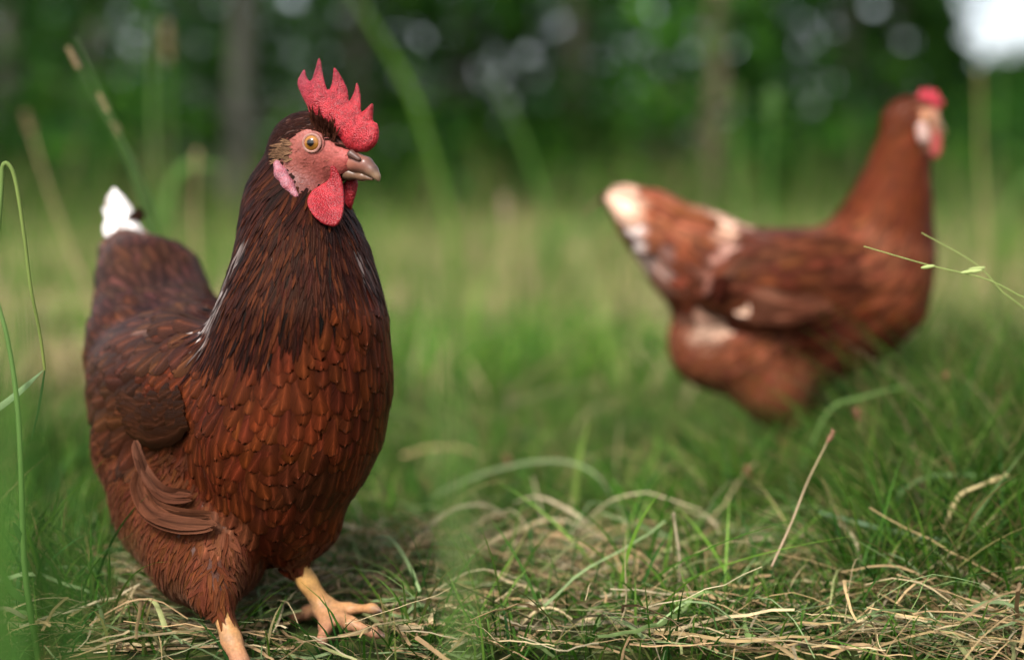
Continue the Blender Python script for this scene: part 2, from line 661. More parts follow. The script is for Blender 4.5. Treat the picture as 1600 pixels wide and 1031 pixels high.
# ---------------------------------------------------------------- feathers laid over a body
def sample_surface(V, Fq, n, rng):
    a, b, c, d = (V[Fq[:, i]] for i in range(4))
    ar = np.linalg.norm(np.cross(c - a, d - b), axis=1)
    f = rng.choice(len(Fq), n, p=ar / ar.sum())
    u, v = rng.random((2, n, 1))
    return (a[f] * (1 - u) + b[f] * u) * (1 - v) + (d[f] * (1 - u) + c[f] * u) * v


def thin(p, r, rng):
    """Poisson-disk thinning, radius per point"""
    cell = {}
    keep = []
    h = float(np.max(r))
    key = np.floor(p / h).astype(int)
    for i in range(len(p)):
        kx, ky, kz = key[i]
        ok = True
        for dx in (-1, 0, 1):
            for dy in (-1, 0, 1):
                for dz in (-1, 0, 1):
                    for j in cell.get((kx + dx, ky + dy, kz + dz), ()):
                        q = p[i] - p[j]
                        if q[0] * q[0] + q[1] * q[1] + q[2] * q[2] < r[i] * r[i]:
                            ok = False; break
                    if not ok: break
                if not ok: break
            if not ok: break
        if ok:
            keep.append(i); cell.setdefault((kx, ky, kz), []).append(i)
    return np.array(keep)


PROF_ROUND = [(0, .5), (.25, .8), (.5, .98), (.70, 1.0), (.84, .9), (.93, .68), (.98, .42), (1, .16)]
PROF_LANCE = [(0, .5), (.25, .9), (.5, 1.0), (.72, .75), (.88, .42), (1, .04)]
PROF_LONG = [(0, .3), (.12, .7), (.35, .9), (.6, 1.0), (.8, .98), (.92, .75), (.97, .5), (1, .1)]


def feather_grid(base, nrm, flow, L, W, lift, col, prof, nu, shape=None, bow=0.25, curl=None, rng=None, jag=0.0, back=0.18):
    """base, nrm, flow (N,3); L, W, lift, (N,); col (N,3) or (N,2,3) root/tip. With shape the vanes follow the body."""
    N = len(base)
    pv = np.array(prof)
    nv = len(pv)
    v = pv[:, 0]; pw = pv[:, 1]
    u = np.linspace(-1, 1, nu)
    side = norm(np.cross(nrm, flow))
    vv = np.broadcast_to(v[None, :], (N, nv)).copy()
    ww = np.broadcast_to(pw[None, :], (N, nv)).copy()
    along = (vv - back) * L[:, None]
    w2 = .5 * W[:, None] * ww
    if jag and rng is not None:
        jit = rng.normal(0, jag, (N, nv, nu)) * L[:, None, None] * (vv ** 4)[:, :, None]
    else:
        jit = np.zeros((N, nv, nu))
    Q = (base[:, None, None, :] + flow[:, None, None, :] * (along[:, :, None] + jit)[..., None]
         + side[:, None, None, :] * (w2[:, :, None] * u[None, None, :])[..., None])
    lf = lift[:, None] * (0.1 + 0.9 * vv ** 1.2)
    off = lf[:, :, None] - bow * w2[:, :, None] * (u ** 2)[None, None, :]
    if curl is not None:
        off = off + (curl[:, None] * L[:, None] * np.clip(vv - .5, 0, 1) ** 2)[:, :, None]
    if shape is not None:
        q = Q.reshape(-1, 3)
        nn = np.repeat(nrm, nv * nu, 0)
        want = off.reshape(-1)
        for _ in range(2):
            dd = np.concatenate([shape.d(q[i:i + 60000]) for i in range(0, len(q), 60000)])
            q = q + nn * np.clip(want - dd, -.03, .03)[:, None]
        Q = q.reshape(Q.shape)
    else:
        Q = Q + nrm[:, None, None, :] * off[..., None]
    if col.ndim == 2:
        C = np.broadcast_to(col[:, None, None, :], Q.shape)
    else:
        tt = vv[:, :, None, None]
        C = np.broadcast_to(col[:, None, None, 0] * (1 - tt) + col[:, None, None, 1] * tt, Q.shape)
    UV = np.stack([np.broadcast_to((u * .5 + .5)[None, None, :], (N, nv, nu)), np.broadcast_to(vv[:, :, None], (N, nv, nu))], -1)
    b = (np.arange(N) * nv * nu)[:, None, None]
    i = b + np.arange(nv - 1)[None, :, None] * nu + np.arange(nu - 1)[None, None, :]
    Fq = np.stack([i, i + 1, i + nu + 1, i + nu], -1).reshape(-1, 4)
    return Q.reshape(-1, 3), Fq, C.reshape(-1, 3).copy(), UV.reshape(-1, 2)


# region: spacing, length, width, lift, profile, nu, curl, material, part name
REG = {
    "head":   (.0016, .0080, .0016, .0005, PROF_LANCE, 3, .03, "hackle", "head_feathers"),
    "hackle": (.0027, .0290, .0036, .0010, PROF_LANCE, 3, .01, "hackle", "neck_hackle"),
    "breast": (.0072, .0310, .0145, .0008, PROF_ROUND, 9, .00, "feather", "breast_plumage"),
    "back":   (.0070, .0320, .0140, .0009, PROF_ROUND, 7, .00, "feather", "back_plumage"),
    "rump":   (.0080, .0380, .0150, .0018, PROF_ROUND, 7, .02, "feather", "rump_plumage"),
    "wing":   (.0080, .0420, .0165, .0016, PROF_ROUND, 7, .00, "feather", "wing"),
    "thigh":  (.0027, .0170, .0034, .0014, PROF_LANCE, 3, .05, "down", "thigh_fluff"),
}
MATS = {"hackle": M_HACKLE, "feather": M_FEATHER, "down": M_DOWN}


def plumage(root, shape, V, Fq, rng, colour, spots, skip=None, dens=1.0, regs=REG):
    """colour: region -> (base colour, spread); spots: (centre, radius, colour, strength)"""
    p = sample_surface(V, Fq, int(150000 * dens), rng)
    reg = shape.nearest(p, "reg")
    n = shape.grad(p)
    if skip is not None:
        m = ~skip(p, reg)
        p, reg, n = p[m], reg[m], n[m]
    for name, (sp, L0, W0, lf, prof, nu, curl, mat, part) in regs.items():
        m = reg == name
        if not m.any(): continue
        q, qn = p[m], n[m]
        k = thin(q, np.full(len(q), sp / math.sqrt(dens)), rng)
        q, qn = q[k], qn[k]
        fl = shape.blend(q, "flow", (0, 0, -1), .012)
        fl = fl + rng.normal(0, .28 if mat == 'down' else .17 if mat == 'feather' else .10, fl.shape)
        raw = np.linalg.norm(fl, axis=1)
        fl = fl - (fl * qn).sum(1, keepdims=True) * qn
        ok = np.linalg.norm(fl, axis=1) > .42 * raw          # no feathers sticking off blunt ends
        q, qn, fl = q[ok], qn[ok], norm(fl[ok])
        N = len(q)
        L = L0 * rng.uniform(.7, 1.3, N); W = W0 * rng.uniform(.75, 1.2, N)
        base, spread = colour[name][:2]
        c = np.array(base)[None, :] * (1 + rng.normal(0, spread, (N, 1)))
        c = c * (0.72 + .55 * vnoise(q, 45, 3))[:, None]
        c = c * np.stack([np.ones(N), rng.uniform(.85, 1.15, N), rng.uniform(.8, 1.2, N)], 1)
        if len(colour[name]) > 2:
            alt, prob = colour[name][2:]
            a = rng.random(N) < prob
            c[a] = np.array(alt) * rng.uniform(.7, 1.2, (a.sum(), 1))
        c = np.stack([c * (.8 if mat == "down" else .48), c * 1.15], 1)  # dark roots: shade between overlapping feathers, painted into their colour
        tipq = q + fl * (L * .6)[:, None]
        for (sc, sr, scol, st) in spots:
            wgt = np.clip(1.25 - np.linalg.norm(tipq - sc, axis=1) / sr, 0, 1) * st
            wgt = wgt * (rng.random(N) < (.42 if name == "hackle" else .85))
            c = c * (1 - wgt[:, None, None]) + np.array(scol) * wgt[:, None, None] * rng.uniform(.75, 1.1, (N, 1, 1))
        c = np.clip(c, .002, .9)
        lift = lf * rng.uniform(.5, 1.6, N)
        cu = curl * rng.uniform(-.3, 1.3, N)
        Vf, Ff, Cf, Uf = feather_grid(q, qn, fl, L, W, lift, c, prof, nu, shape, .08, cu, rng, .022)
        fr_ = np.repeat(rng.random(N), len(Vf) // N)
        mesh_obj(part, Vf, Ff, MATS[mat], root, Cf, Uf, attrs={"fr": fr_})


def quill_fan(name, root, items, mat, seg=12, nu=7, rough=True):
    """long single feathers: items = (ctrl points, width, facing normal, col root, col tip, tipstart)"""
    parts = []
    for ctrl, W, nr, c0, c1, ts in items:
        c = spline(ctrl, seg)
        t = np.linspace(0, 1, seg)
        pw = np.interp(t, [q[0] for q in PROF_LONG], [q[1] for q in PROF_LONG])
        tan = norm(np.gradient(c, axis=0))
        sd_ = norm(np.cross(np.array(nr)[None, :], tan))
        nn = norm(np.cross(tan, sd_))
        u = np.linspace(-1, 1, nu)
        if rough: c = c + RNG.normal(0, .0006, c.shape)
        Vv = c[:, None, :] + sd_[:, None, :] * (u[None, :, None] * (W * .5 * pw)[:, None, None]) - nn[:, None, :] * ((.10 if rough else -.10) * W * pw)[:, None, None] * (u ** 2)[None, :, None]
        f = np.clip((t - ts) / .25, 0, 1)[:, None, None]
        f = np.clip(f + .25 * np.sin(9 * u[None, :, None] + 7 * t[:, None, None]) * (f > 0) * (f < 1), 0, 1)
        C = np.array(c0) * (1 - f) + np.array(c1) * f
        C = np.broadcast_to(C, Vv.shape)
        UV = np.stack([np.broadcast_to(u[None, :] * .5 + .5, (seg, nu)), np.broadcast_to(t[:, None], (seg, nu))], -1)
        i = np.arange(seg - 1)[:, None] * nu + np.arange(nu - 1)[None, :]
        Fq = np.stack([i, i + 1, i + nu + 1, i + nu], -1).reshape(-1, 4)
        parts.append((Vv.reshape(-1, 3), Fq, C.reshape(-1, 3), UV.reshape(-1, 2)))
    Vx, Fx, Cx, Ux = joinm(parts)
    return mesh_obj(name, Vx, Fx, mat, root, Cx, Ux)


def sphere(c, r, axis, nlat=24, nlon=36):
    axis = norm(axis)
    a = norm(np.cross(axis, [0.1, 0.2, 1]))
    b = np.cross(axis, a)
    th = np.linspace(0.001, np.pi, nlat)
    ph = np.linspace(0, 2 * np.pi, nlon, endpoint=False)
    V = (c + r * (np.cos(th)[:, None, None] * axis + np.sin(th)[:, None, None] * (np.cos(ph)[None, :, None] * a + np.sin(ph)[None, :, None] * b))).reshape(-1, 3)
    i = np.arange(nlat - 1)[:, None] * nlon
    j = np.arange(nlon)[None, :]; j2 = (j + 1) % nlon
    Fq = np.stack([i + j, i + nlon + j, i + nlon + j2, i + j2], -1).reshape(-1, 4)
    return V, Fq, np.repeat(th, nlon)


def ring(c, axis, ra, rb, r, up, n=40, m=10):
    """an oval torus; ra along up x axis, rb along up"""
    axis = norm(axis); up = norm(up - np.dot(up, axis) * axis); rt = np.cross(up, axis)
    a = np.linspace(0, 2 * np.pi, n, endpoint=False)
    ctr = c + np.cos(a)[:, None] * rt * ra + np.sin(a)[:, None] * up * rb
    rad = norm(np.cos(a)[:, None] * rt + np.sin(a)[:, None] * up)
    b = np.linspace(0, 2 * np.pi, m, endpoint=False)
    V = ctr[:, None, :] + r * (np.cos(b)[None, :, None] * rad[:, None, :] + .8 * np.sin(b)[None, :, None] * axis)
    i = np.arange(n)[:, None]; i2 = (i + 1) % n
    j = np.arange(m)[None, :]; j2 = (j + 1) % m
    Fq = np.stack([i * m + j, i2 * m + j, i2 * m + j2, i * m + j2], -1).reshape(-1, 4)
    return V.reshape(-1, 3), Fq


Z = np.array([0, 0, 1.0])


def hit(shape, px, py, off=0.0, d=.72):
    """the point of a shape (grown by off) that lies along a line of sight"""
    for _ in range(60):
        q = P(px, py, d)
        e = shape.d(q[None, :])[0] - off
        d += e * .9
        if abs(e) < 1e-4: break
    return P(px, py, d)


# ================================================================ HEN IN FRONT
H1 = Shape()
yaw = math.radians(54)
h1 = np.array([math.cos(yaw), -math.sin(yaw), 0]); r1 = np.array([h1[1], -h1[0], 0])
bk1 = -h1
hy = math.radians(27)                                     # head turned a little towards the lens
hf = np.array([math.cos(hy), -math.sin(hy), 0]); hr = np.array([hf[1], -hf[0], 0])
HX0, HD0 = 480.0, 1.0


def HS(px, py, wlat=0.0):
    """a point of the head: its place in the mid plane plus wlat metres towards the near side, drawn at (px, py)"""
    o = P(HX0, 300, HD0)
    # solve  o + s*hf + w*hr  so that it projects on column px
    s = 0.0
    for _ in range(6):
        q = o + s * hf + wlat * hr
        x = 800 + q[0] / q[1] * F * math.cos(TH)
        s += (px - x) / F * q[1] / hf[0] * .9
    q = o + s * hf + wlat * hr
    return P(px, py, q[1])


def px2m(n, d): return n * d / F


dn = np.array([0, 0, -1.0])
f_neck = dn * 1.0 + bk1 * .15
f_breast = dn * 1.0 + bk1 * .35
# skull and face
Rh = np.array([hf, np.cross(hr, hf) * -1, hr]); Rh[1] = Z
H1.ell(HS(481, 226), Rh, (.0275, .0230, .0165), .012, reg="head", flow=-hf + dn * .35)
H1.cone(HS(496, 232), HS(543, 249), .0165, .0082, .012, reg="face", flow=-hf)
H1.cone(HS(478, 262), HS(524, 268), .0150, .0075, .012, reg="face", flow=-hf)
# neck and breast
H1.chain([(P(467, 247, 1.010), .0185), (P(457, 305, 1.016), .0275), (P(463, 350, 1.008), .0360), (P(473, 410, .996), .0435)], .016, reg="hackle", flow=f_neck)
H1.chain([(P(473, 410, .993), .0435), (P(472, 500, .985), .0545)], .014, reg="hackle2", flow=f_neck)
H1.chain([(P(474, 500, .992), .0540), (P(461, 590, .998), .0645), (P(445, 680, 1.0), .063), (P(435, 770, 1.0), .043)], .02, reg="breast", flow=f_breast)
# trunk
H1.chain([(P(430, 612, 1.03), .062), (P(340, 612, 1.08), .065), (P(250, 552, 1.16), .056)], .02, reg="back", flow=bk1 + Z * .15)
H1.chain([(P(254, 540, 1.16), .056), (P(234, 448, 1.2), .040), (P(198, 396, 1.23), .022)], .02, reg="rump", flow=bk1 + Z * .6)
H1.chain([(P(360, 700, 1.04), .055), (P(255, 675, 1.12), .043), (P(218, 702, 1.12), .034)], .02, reg="thigh", flow=dn * .8 + bk1 * .6)
# folded right wing
wa = norm(P(170, 590, 1.13) - P(335, 590, .99)); wn = norm(np.cross(Z, wa)); wn = wn if wn[1] < 0 else -wn
wn = norm(wn + Z * .12); wu = np.cross(wa, wn); wu = wu if wu[2] > 0 else -wu
H1.ell(P(244, 602, 1.045), np.array([wa, wu, wn]), (.108, .054, .0275), .010, reg="wing", flow=wa + dn * .35)
# thighs
H1.chain([(P(258, 700, 1.09), .0515), (P(290, 785, 1.06), .0485), (P(324, 850, 1.01), .0410), (P(335, 925, .945), .0165)], .02, reg="thigh", flow=dn * 1.0 + bk1 * .25)
H1.chain([(P(455, 765, 1.0), .040), (P(468, 818, 1.0), .024), (P(453, 862, 1.0), .0085)], .015, reg="thigh", flow=dn * 1.0)
# shanks and feet
sk = dict(reg="leg", flow=dn)
rf = P(401, 1092, .885)
H1.chain([(P(335, 925, .945), .0072), (P(362, 1000, .925), .0062), (rf, .0068)], .006, **sk)
for dx, dy, l in ((.045, -.035, 1), (.052, -.008, 1), (.048, .022, 1), (-.02, .008, 1)):
    a = rf; b = rf + np.array([dx * .55, dy * .55, 0]); c = rf + np.array([dx, dy, 0])
    b[2] = .003; c[2] = .0
    H1.chain([(a, .0062), (b, .0052), (c, .0028)], .005, **sk)
lf_ = P(507, 950, 1.0)
H1.chain([(P(452, 858, 1.0), .0066), (P(480, 908, 1.0), .0064), (lf_, .0074)], .006, **sk)
for pts in ([(545, 951, .995, .0040), (582, 950, .985, .0032), (600, 956, .98, .0016)],
            [(548, 974, .975, .0045), (585, 988, .965, .0035), (606, 996, .96, .0016)],
            [(509, 978, .98, .0047), (503, 1000, .965, .0034), (500, 1016, .96, .0016)],
            [(482, 956, 1.02, .0050), (461, 964, 1.03, .0038), (450, 969, 1.035, .0014)]):
    H1.chain([(lf_, .0064)] + [(P(a, b, c), r) for a, b, c, r in pts], .005, **sk)

V1, F1 = H1.mesh(.0021)
V1 = relax(V1, F1, 2)
hen1 = empty("hen", G(420, 1.0))
tag(hen1, "brown hen in front with upright red comb, head turned side on to the camera", "hen", "hens in the meadow")

# vertex colours of the skin: down, face, legs
FACE = round_poly([(456, 214), (468, 202), (486, 198), (503, 202), (516, 216), (530, 226), (545, 232), (560, 238), (568, 248), (560, 262), (545, 268),
                   (528, 278), (510, 288), (494, 300), (476, 306), (460, 298), (448, 278), (440, 258), (434, 244), (444, 226)], 1)


def proj(p):
    """photo pixel of world points"""
    q = p - np.array([0, 0, CAM_H])
    f = q[:, 1] * math.cos(TH) - q[:, 2] * math.sin(TH)
    u = q[:, 1] * math.sin(TH) + q[:, 2] * math.cos(TH)
    return 800 + F * q[:, 0] / f, 515.5 - F * u / f


reg1 = H1.nearest(V1, "reg")
C1 = np.tile(np.array([.045, .016, .009]), (len(V1), 1))
lat = (V1 - P(HX0, 300, HD0)) @ hr                         # sideways distance from the head's mid plane
# outline of the bare face on the mid plane, mirrored to both sides of the head
sagx, sagy = proj(V1 - hr[None, :] * (lat - np.sign(lat) * .014)[:, None] + hr[None, :] * 0)
sgx, sgy = proj(V1 + hr[None, :] * (np.abs(lat) - lat)[:, None])
fsd = poly_sd(FACE, sgx, sgy)
headm = (reg1 == "head") | (reg1 == "face") | ((reg1 == "hackle") & (V1[:, 2] > P(0, 312, 1)[2]))
fm = np.clip(.5 - fsd / 5.0, 0, 1) * headm
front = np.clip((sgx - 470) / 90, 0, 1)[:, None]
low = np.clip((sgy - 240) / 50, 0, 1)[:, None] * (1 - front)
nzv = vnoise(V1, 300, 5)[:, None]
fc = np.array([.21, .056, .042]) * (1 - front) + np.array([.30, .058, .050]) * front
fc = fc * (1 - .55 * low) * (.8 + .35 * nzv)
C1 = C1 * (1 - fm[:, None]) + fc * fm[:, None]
lg = reg1 == "leg"
tp = (reg1 == "rump")
C1[tp] = np.array([.05, .018, .010])
C1[lg] = np.array([.40, .215, .066]) * (.7 + .5 * vnoise(V1[lg], 120, 2))[:, None]
lowf = lg & (V1[:, 2] < .035)
tl = np.clip((.035 - V1[:, 2]) / .03, 0, 1)[:, None]
C1 = np.where(lowf[:, None], C1 * (1 - tl) + np.array([.28, .128, .070]) * (.7 + .5 * nzv) * tl, C1)
for tx_, ty_, td in ((600, 956, .98), (606, 996, .96), (500, 1016, .96), (450, 969, 1.035)):
    wg = np.clip(1.4 - np.linalg.norm(V1 - P(tx_, ty_, td), axis=1) / .007, 0, 1)[:, None] * lg[:, None]
    C1 = C1 * (1 - wg) + np.array([.10, .065, .05]) * wg
dirt = (np.clip(vnoise(V1, 160, 23) * 2.2 - 1.0, 0, 1) * np.clip((.06 - V1[:, 2]) / .05, 0, 1) * lg)[:, None]
C1 = C1 * (1 - .6 * dirt) + np.array([.10, .07, .045]) * .6 * dirt
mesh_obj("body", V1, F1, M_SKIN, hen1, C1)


def skip1(p, reg):
    x, y = proj(p)
    l_ = (p - P(HX0, 300, HD0)) @ hr
    gx, gy = proj(p + hr[None, :] * (np.abs(l_) - l_)[:, None])
    s = poly_sd(FACE, gx, gy)
    hd = (reg == "head") | (reg == "face") | ((reg == "hackle") & (p[:, 2] > P(0, 300, 1)[2]))
    reg[reg == "hackle2"] = "hackle"
    reg[(reg == "face")] = "head"
    # the hackle cape ends in an uneven line; below it the round breast feathers start
    line = 508 - .52 * (x - 440) + 12 * np.sin(x / 31.0) + 9 * np.sin(x / 9.0)
    reg[(reg == "hackle") & (y > line)] = "breast"
    reg[((reg == "breast") | (reg == "back")) & (y < line) & (x > 375 - .95 * (y - 430)) & (y < 562)] = "hackle"
    reg[((reg == "back") | (reg == "wing")) & (x > 238 + 12 * np.sin(y / 14.0)) & (y > 548) & (p[:, 1] < 1.08)] = "breast"
    return ((s < -2) & hd) | (reg == "leg") | ((reg == "rump") & (y < 398))


W_ = (.46, .39, .36)
col1 = {
    "head": ((.0165, .0046, .0028), .25),
    "hackle": ((.0150, .0036, .0018), .40, (.040, .0100, .0036), .16),
    "breast": ((.034, .0068, .0019), .10),
    "back": ((.0165, .0060, .0042), .25),
    "rump": ((.024, .0084, .0052), .25),
    "wing": ((.022, .0066, .0028), .22),
    "thigh": ((.056, .0160, .0066), .15),
}


def h_(px, py): return hit(H1, px, py)


sp1 = [(P(192, 362, 1.235), .030, (.12, .06, .04), .6), (h_(318, 520), .017, W_, .7), (h_(342, 470), .016, W_, .5), (h_(368, 410), .010, W_, .22), (h_(572, 425), .011, W_, .22),  # faint last spot paints a pale sheen on the neck's right side
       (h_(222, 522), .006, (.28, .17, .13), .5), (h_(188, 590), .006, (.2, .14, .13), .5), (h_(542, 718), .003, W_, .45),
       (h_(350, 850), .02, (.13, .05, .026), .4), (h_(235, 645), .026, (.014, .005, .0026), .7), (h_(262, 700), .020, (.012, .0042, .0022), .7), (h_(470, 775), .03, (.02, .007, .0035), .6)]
rng1 = np.random.default_rng(5)
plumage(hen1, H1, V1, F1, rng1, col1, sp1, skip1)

# tail: a short fan of broad feathers, the outer ones white tipped
items = []
tb = P(232, 450, 1.19)
TAIL = [(160, 326, 1.25, 1), (167, 306, 1.26, 1), (177, 294, 1.262, 1), (187, 306, 1.27, 1), (198, 324, 1.28, 1), (208, 342, 1.285, 2), (163, 340, 1.235, 1), (218, 352, 1.27, 2),
        (190, 350, 1.235, 2), (178, 362, 1.225, 2), (205, 368, 1.24, 0)]
for i, (px, py, d, wh) in enumerate(TAIL):
    tip = P(px, py, d)
    mid = (tb + tip) / 2 + np.array([0, 0, .004]) + RNG.normal(0, .002, 3)
    tc0 = ((.46, .43, .41), (.30, .25, .22))[i % 2] if wh == 1 else (.24, .15, .12) if wh == 2 else (.07, .026, .015)
    items.append(([tb + RNG.normal(0, .006, 3), mid, tip], .019, (.5, -.8, .12 * (i - 5)), (.05, .017, .0095), tc0, .34 if wh else .85))
quill_fan("tail", hen1, items, M_FEATHER)
# flight feathers lying flat along the lower edge of the folded wing
items = []
for i in range(9):
    t = i / 8
    ctrl = [hit(H1, px_ - 14 * t, py_ - 62 * t, .0008 + .0003 * (8 - i)) for px_, py_ in ((292, 664), (262, 682), (228, 684), (194, 672))]
    n_ = H1.grad(ctrl[1][None, :])[0]
    items.append((ctrl, .017, n_, (.012, .0038, .0018), (.019, .0060, .0028), .6))
quill_fan("wing_quills", hen1, items, M_FEATHER, 12, 5)
# the loose curled feathers hanging out below the wing
L_ = lambda x, y, o: hit(H1, x, y, o)
items = [([L_(214, 690, .010), L_(219, 712, .014), L_(232, 745, .014), L_(262, 770, .010), L_(300, 776, .005)], .0085, (.3, -.9, .4), (.070, .027, .0155), (.050, .017, .009), .4),
         ([L_(213, 735, .010), L_(214, 765, .013), L_(232, 798, .014), L_(275, 815, .012), L_(336, 818, .006)], .0125, (.1, -.9, .35), (.055, .019, .0095), (.066, .024, .0125), .6),
         ([L_(226, 762, .008), L_(246, 792, .010), L_(285, 806, .010), L_(330, 808, .006)], .007, (.2, -.9, .4), (.05, .017, .008), (.06, .021, .010), .9)]
extra = []
for c_, w_, n_, a_, b_, t_ in items:                     # each is a few vanes ruffled over one another
    for k in range(3):
        sh_ = np.array([RNG.normal(0, .0012), -.0010 * k, RNG.normal(0, .0018)])
        extra.append(([np.array(q) + sh_ + RNG.normal(0, .0007, 3) for q in c_], w_ * (1.05 - .22 * k), np.array(n_) + RNG.normal(0, .22, 3), np.array(a_) * (1 - .22 * k), np.array(b_) * RNG.uniform(.7, 1.1), t_))
quill_fan("loose_feathers", hen1, extra, M_LOOSE, 20, 9, False)


# --- comb, wattles, beak, eye, ear
def zp(x, y): return (400 + x / 3.4375, 80 + y / 3.4375)


def sag_poly(poly, it, org, ax):
    """outline given in photo pixels -> metres along (ax, Z) from org"""
    o = HS(*org)
    out = []
    for x, y in poly:
        q = HS(x, y) - o
        out.append((q @ ax, q[2]))
    return round_poly(out, it), o


COMB = [zp(*p) for p in [(300, 345), (288, 300), (255, 250), (228, 200), (218, 160), (236, 106), (246, 90), (262, 140), (300, 170), (312, 95), (334, 34), (348, 40),
        (362, 130), (396, 222), (406, 178), (409, 88), (421, 84), (450, 150), (474, 215), (484, 274), (497, 240), (513, 164), (524, 168), (545, 260),
        (553, 330), (573, 320), (616, 278), (627, 284), (623, 345), (624, 380), (652, 384), (668, 450), (652, 508), (616, 540), (580, 545), (520, 545),
        (460, 500), (430, 440), (400, 400), (350, 370)]]
cp, co = sag_poly(COMB, 1, (500, 200), hf)
bw = np.cross(hf, Z)


def comb_wave(x, y):
    return .0026 * np.sin(x * 150 + 1.0) * np.clip((y + .01) / .03, 0, 1.2) + .003 * np.sin(y * 110 + x * 70) + .0005 * np.sin(x * 420 - y * 260) * np.clip(1 - (y - .004) / .02, 0, 1)


Vc, Fc, Lc = flap_mesh(cp, co, hf, Z, lambda x, y: .0033 - .044 * np.clip(y, -.01, .04), .0045, .0007, comb_wave)
nz = vnoise(Vc, 260, 4)[:, None]
tip = np.clip((Lc[:, 1:2] - .012) / .03, 0, 1)
backc = np.clip((-.004 - Lc[:, :1]) / .02, 0, 1)
n3 = vnoise(Vc, 700, 14)[:, None]
Cc = (np.array([.25, .0125, .0175]) * (1 - tip) + np.array([.165, .0095, .018]) * tip) * (.45 + .6 * nz + .5 * n3)
Cc = Cc * (1 - .45 * backc) + np.array([.15, .022, .04]) * .45 * backc
mesh_obj("comb", Vc, Fc, M_COMB, hen1, Cc)

for i, (poly, wl, slope, fold) in enumerate((
        ([(432, 628), (448, 640), (462, 700), (468, 790), (468, 870), (446, 930), (400, 964), (350, 952), (300, 892), (274, 830), (286, 775), (345, 722), (395, 690), (415, 640)], .0085, .36, .004),
        ([(530, 670), (546, 700), (546, 745), (522, 830), (485, 905), (470, 945), (440, 940), (430, 880), (440, 760), (480, 690)], -.0075, -.05, -.004))):
    pp = [zp(*q) for q in poly]
    if i == 0:
        pp = [(537 - (537 - x) * .80 + .04 * max(y - 266, 0), y) for x, y in pp]
    o = HS(*zp(440, 640), wl)
    y0 = zp(440, 640)[1]
    ay = norm(Z - slope * hr)
    pl = []
    for x, y in pp:
        q = HS(x, y, wl + slope * max(y - y0, 0) / F) - o
        pl.append((q @ hf, q[2] / ay[2]))
    aw = np.cross(hf, ay)

    def clear_neck(x, y):
        q = o + x[..., None] * hf + y[..., None] * ay
        W = .0010 * np.sin(x * 260 + y * 90)
        if fold > 0:
            for _ in range(25):
                e = H1.d((q + W[..., None] * aw).reshape(-1, 3)).reshape(x.shape)
                W = W + np.clip(.0048 - e, 0, .01) * .7 * np.clip(-(y - .004) / .008, 0, 1)
            for _ in range(60):
                W = (W + np.roll(W, 1, 0) + np.roll(W, -1, 0) + np.roll(W, 1, 1) + np.roll(W, -1, 1)) / 5
        return W
    Vw, Fw, Lw = flap_mesh(round_poly(pl, 2), o, hf, ay, .0026, .0045, .0008, clear_neck)
    nz = vnoise(Vw, 240, 6)[:, None]
    Cw = np.array([.225, .0115, .016]) * (.7 + .6 * nz)
    mesh_obj("wattle", Vw, Fw, M_COMB, hen1, Cw)

bk = Shape()
bk.chain([(HS(538, 256), .0058), (HS(556, 254), .0062), (HS(571, 258), .0054), (HS(582, 267), .0038), (HS(589, 276), .0021), (HS(592, 282), .0009)], .003, reg="u")
bv, bf = bk.mesh(.0007)
bv = relax(bv, bf, 2)
bx, by = proj(bv)
tipf = np.clip((bx - 545) / 40, 0, 1)[:, None]
keel = np.clip((by - 262) / 12, 0, 1)[:, None] * np.clip((bx - 545) / 20, 0, 1)[:, None]
bc = np.array([.23, .085, .058]) * (1 - tipf) + np.array([.07, .040, .032]) * tipf
bc = bc * (1 - keel * .6) + np.array([.24, .15, .085]) * keel * .6
beak = mesh_obj("beak", bv, bf, M_BEAK, hen1, bc)
bl = Shape()
bl.chain([(HS(522, 267), .0056), (HS(545, 272), .0038), (HS(566, 276), .0026), (HS(582, 280), .0012)], .003)
lv, lf2 = bl.mesh(.0007)
lv = relax(lv, lf2, 2)
mesh_obj("lower_beak", lv, lf2, M_BEAK, beak, np.tile(np.array([.11, .058, .034]), (len(lv), 1)))
no = Shape()
no.cone(HS(549, 241, .0062), HS(561, 249, .0062), .0030, .0016, .002)
nv_, nf_ = no.mesh(.0006)
mesh_obj("nostril", nv_, nf_, M_BEAK, beak, np.tile(np.array([.075, .038, .03]), (len(nv_), 1)))

# eye
er = .0070
look = norm(hr + hf * .22 + Z * .04)
es = HS(488, 224, .0158)
for _ in range(30):                                      # seat the ball so its cap stands proud of the skin
    if H1.d((es)[None, :])[0] > -.0042: es = es - look * .0004
    elif H1.d((es)[None, :])[0] < -.0052: es = es + look * .0004
ev, ef, ang = sphere(es, er, look, 40, 48)
eye = mesh_obj("eye", ev, ef, M_EYE, hen1, attrs={"ang": ang / 1.02})
rv, rfq = ring(es + look * .0042, look, .0061, .0058, .00115, Z)
mesh_obj("eyelid", rv, rfq, M_SKIN, eye, np.tile(np.array([.23, .11, .085]), (len(rv), 1)))
rv2, rfq2 = ring(es + look * .0026, look, .0078, .0073, .0012, Z)
mesh_obj("eyelid_fold", rv2, rfq2, M_SKIN, eye, np.tile(np.array([.19, .058, .045]), (len(rv2), 1)))
# ear lobe and the tuft above it
lob = Shape()


def onskin(px, py, lift=0.0, w0=.016):
    return hit(H1, px, py, lift)


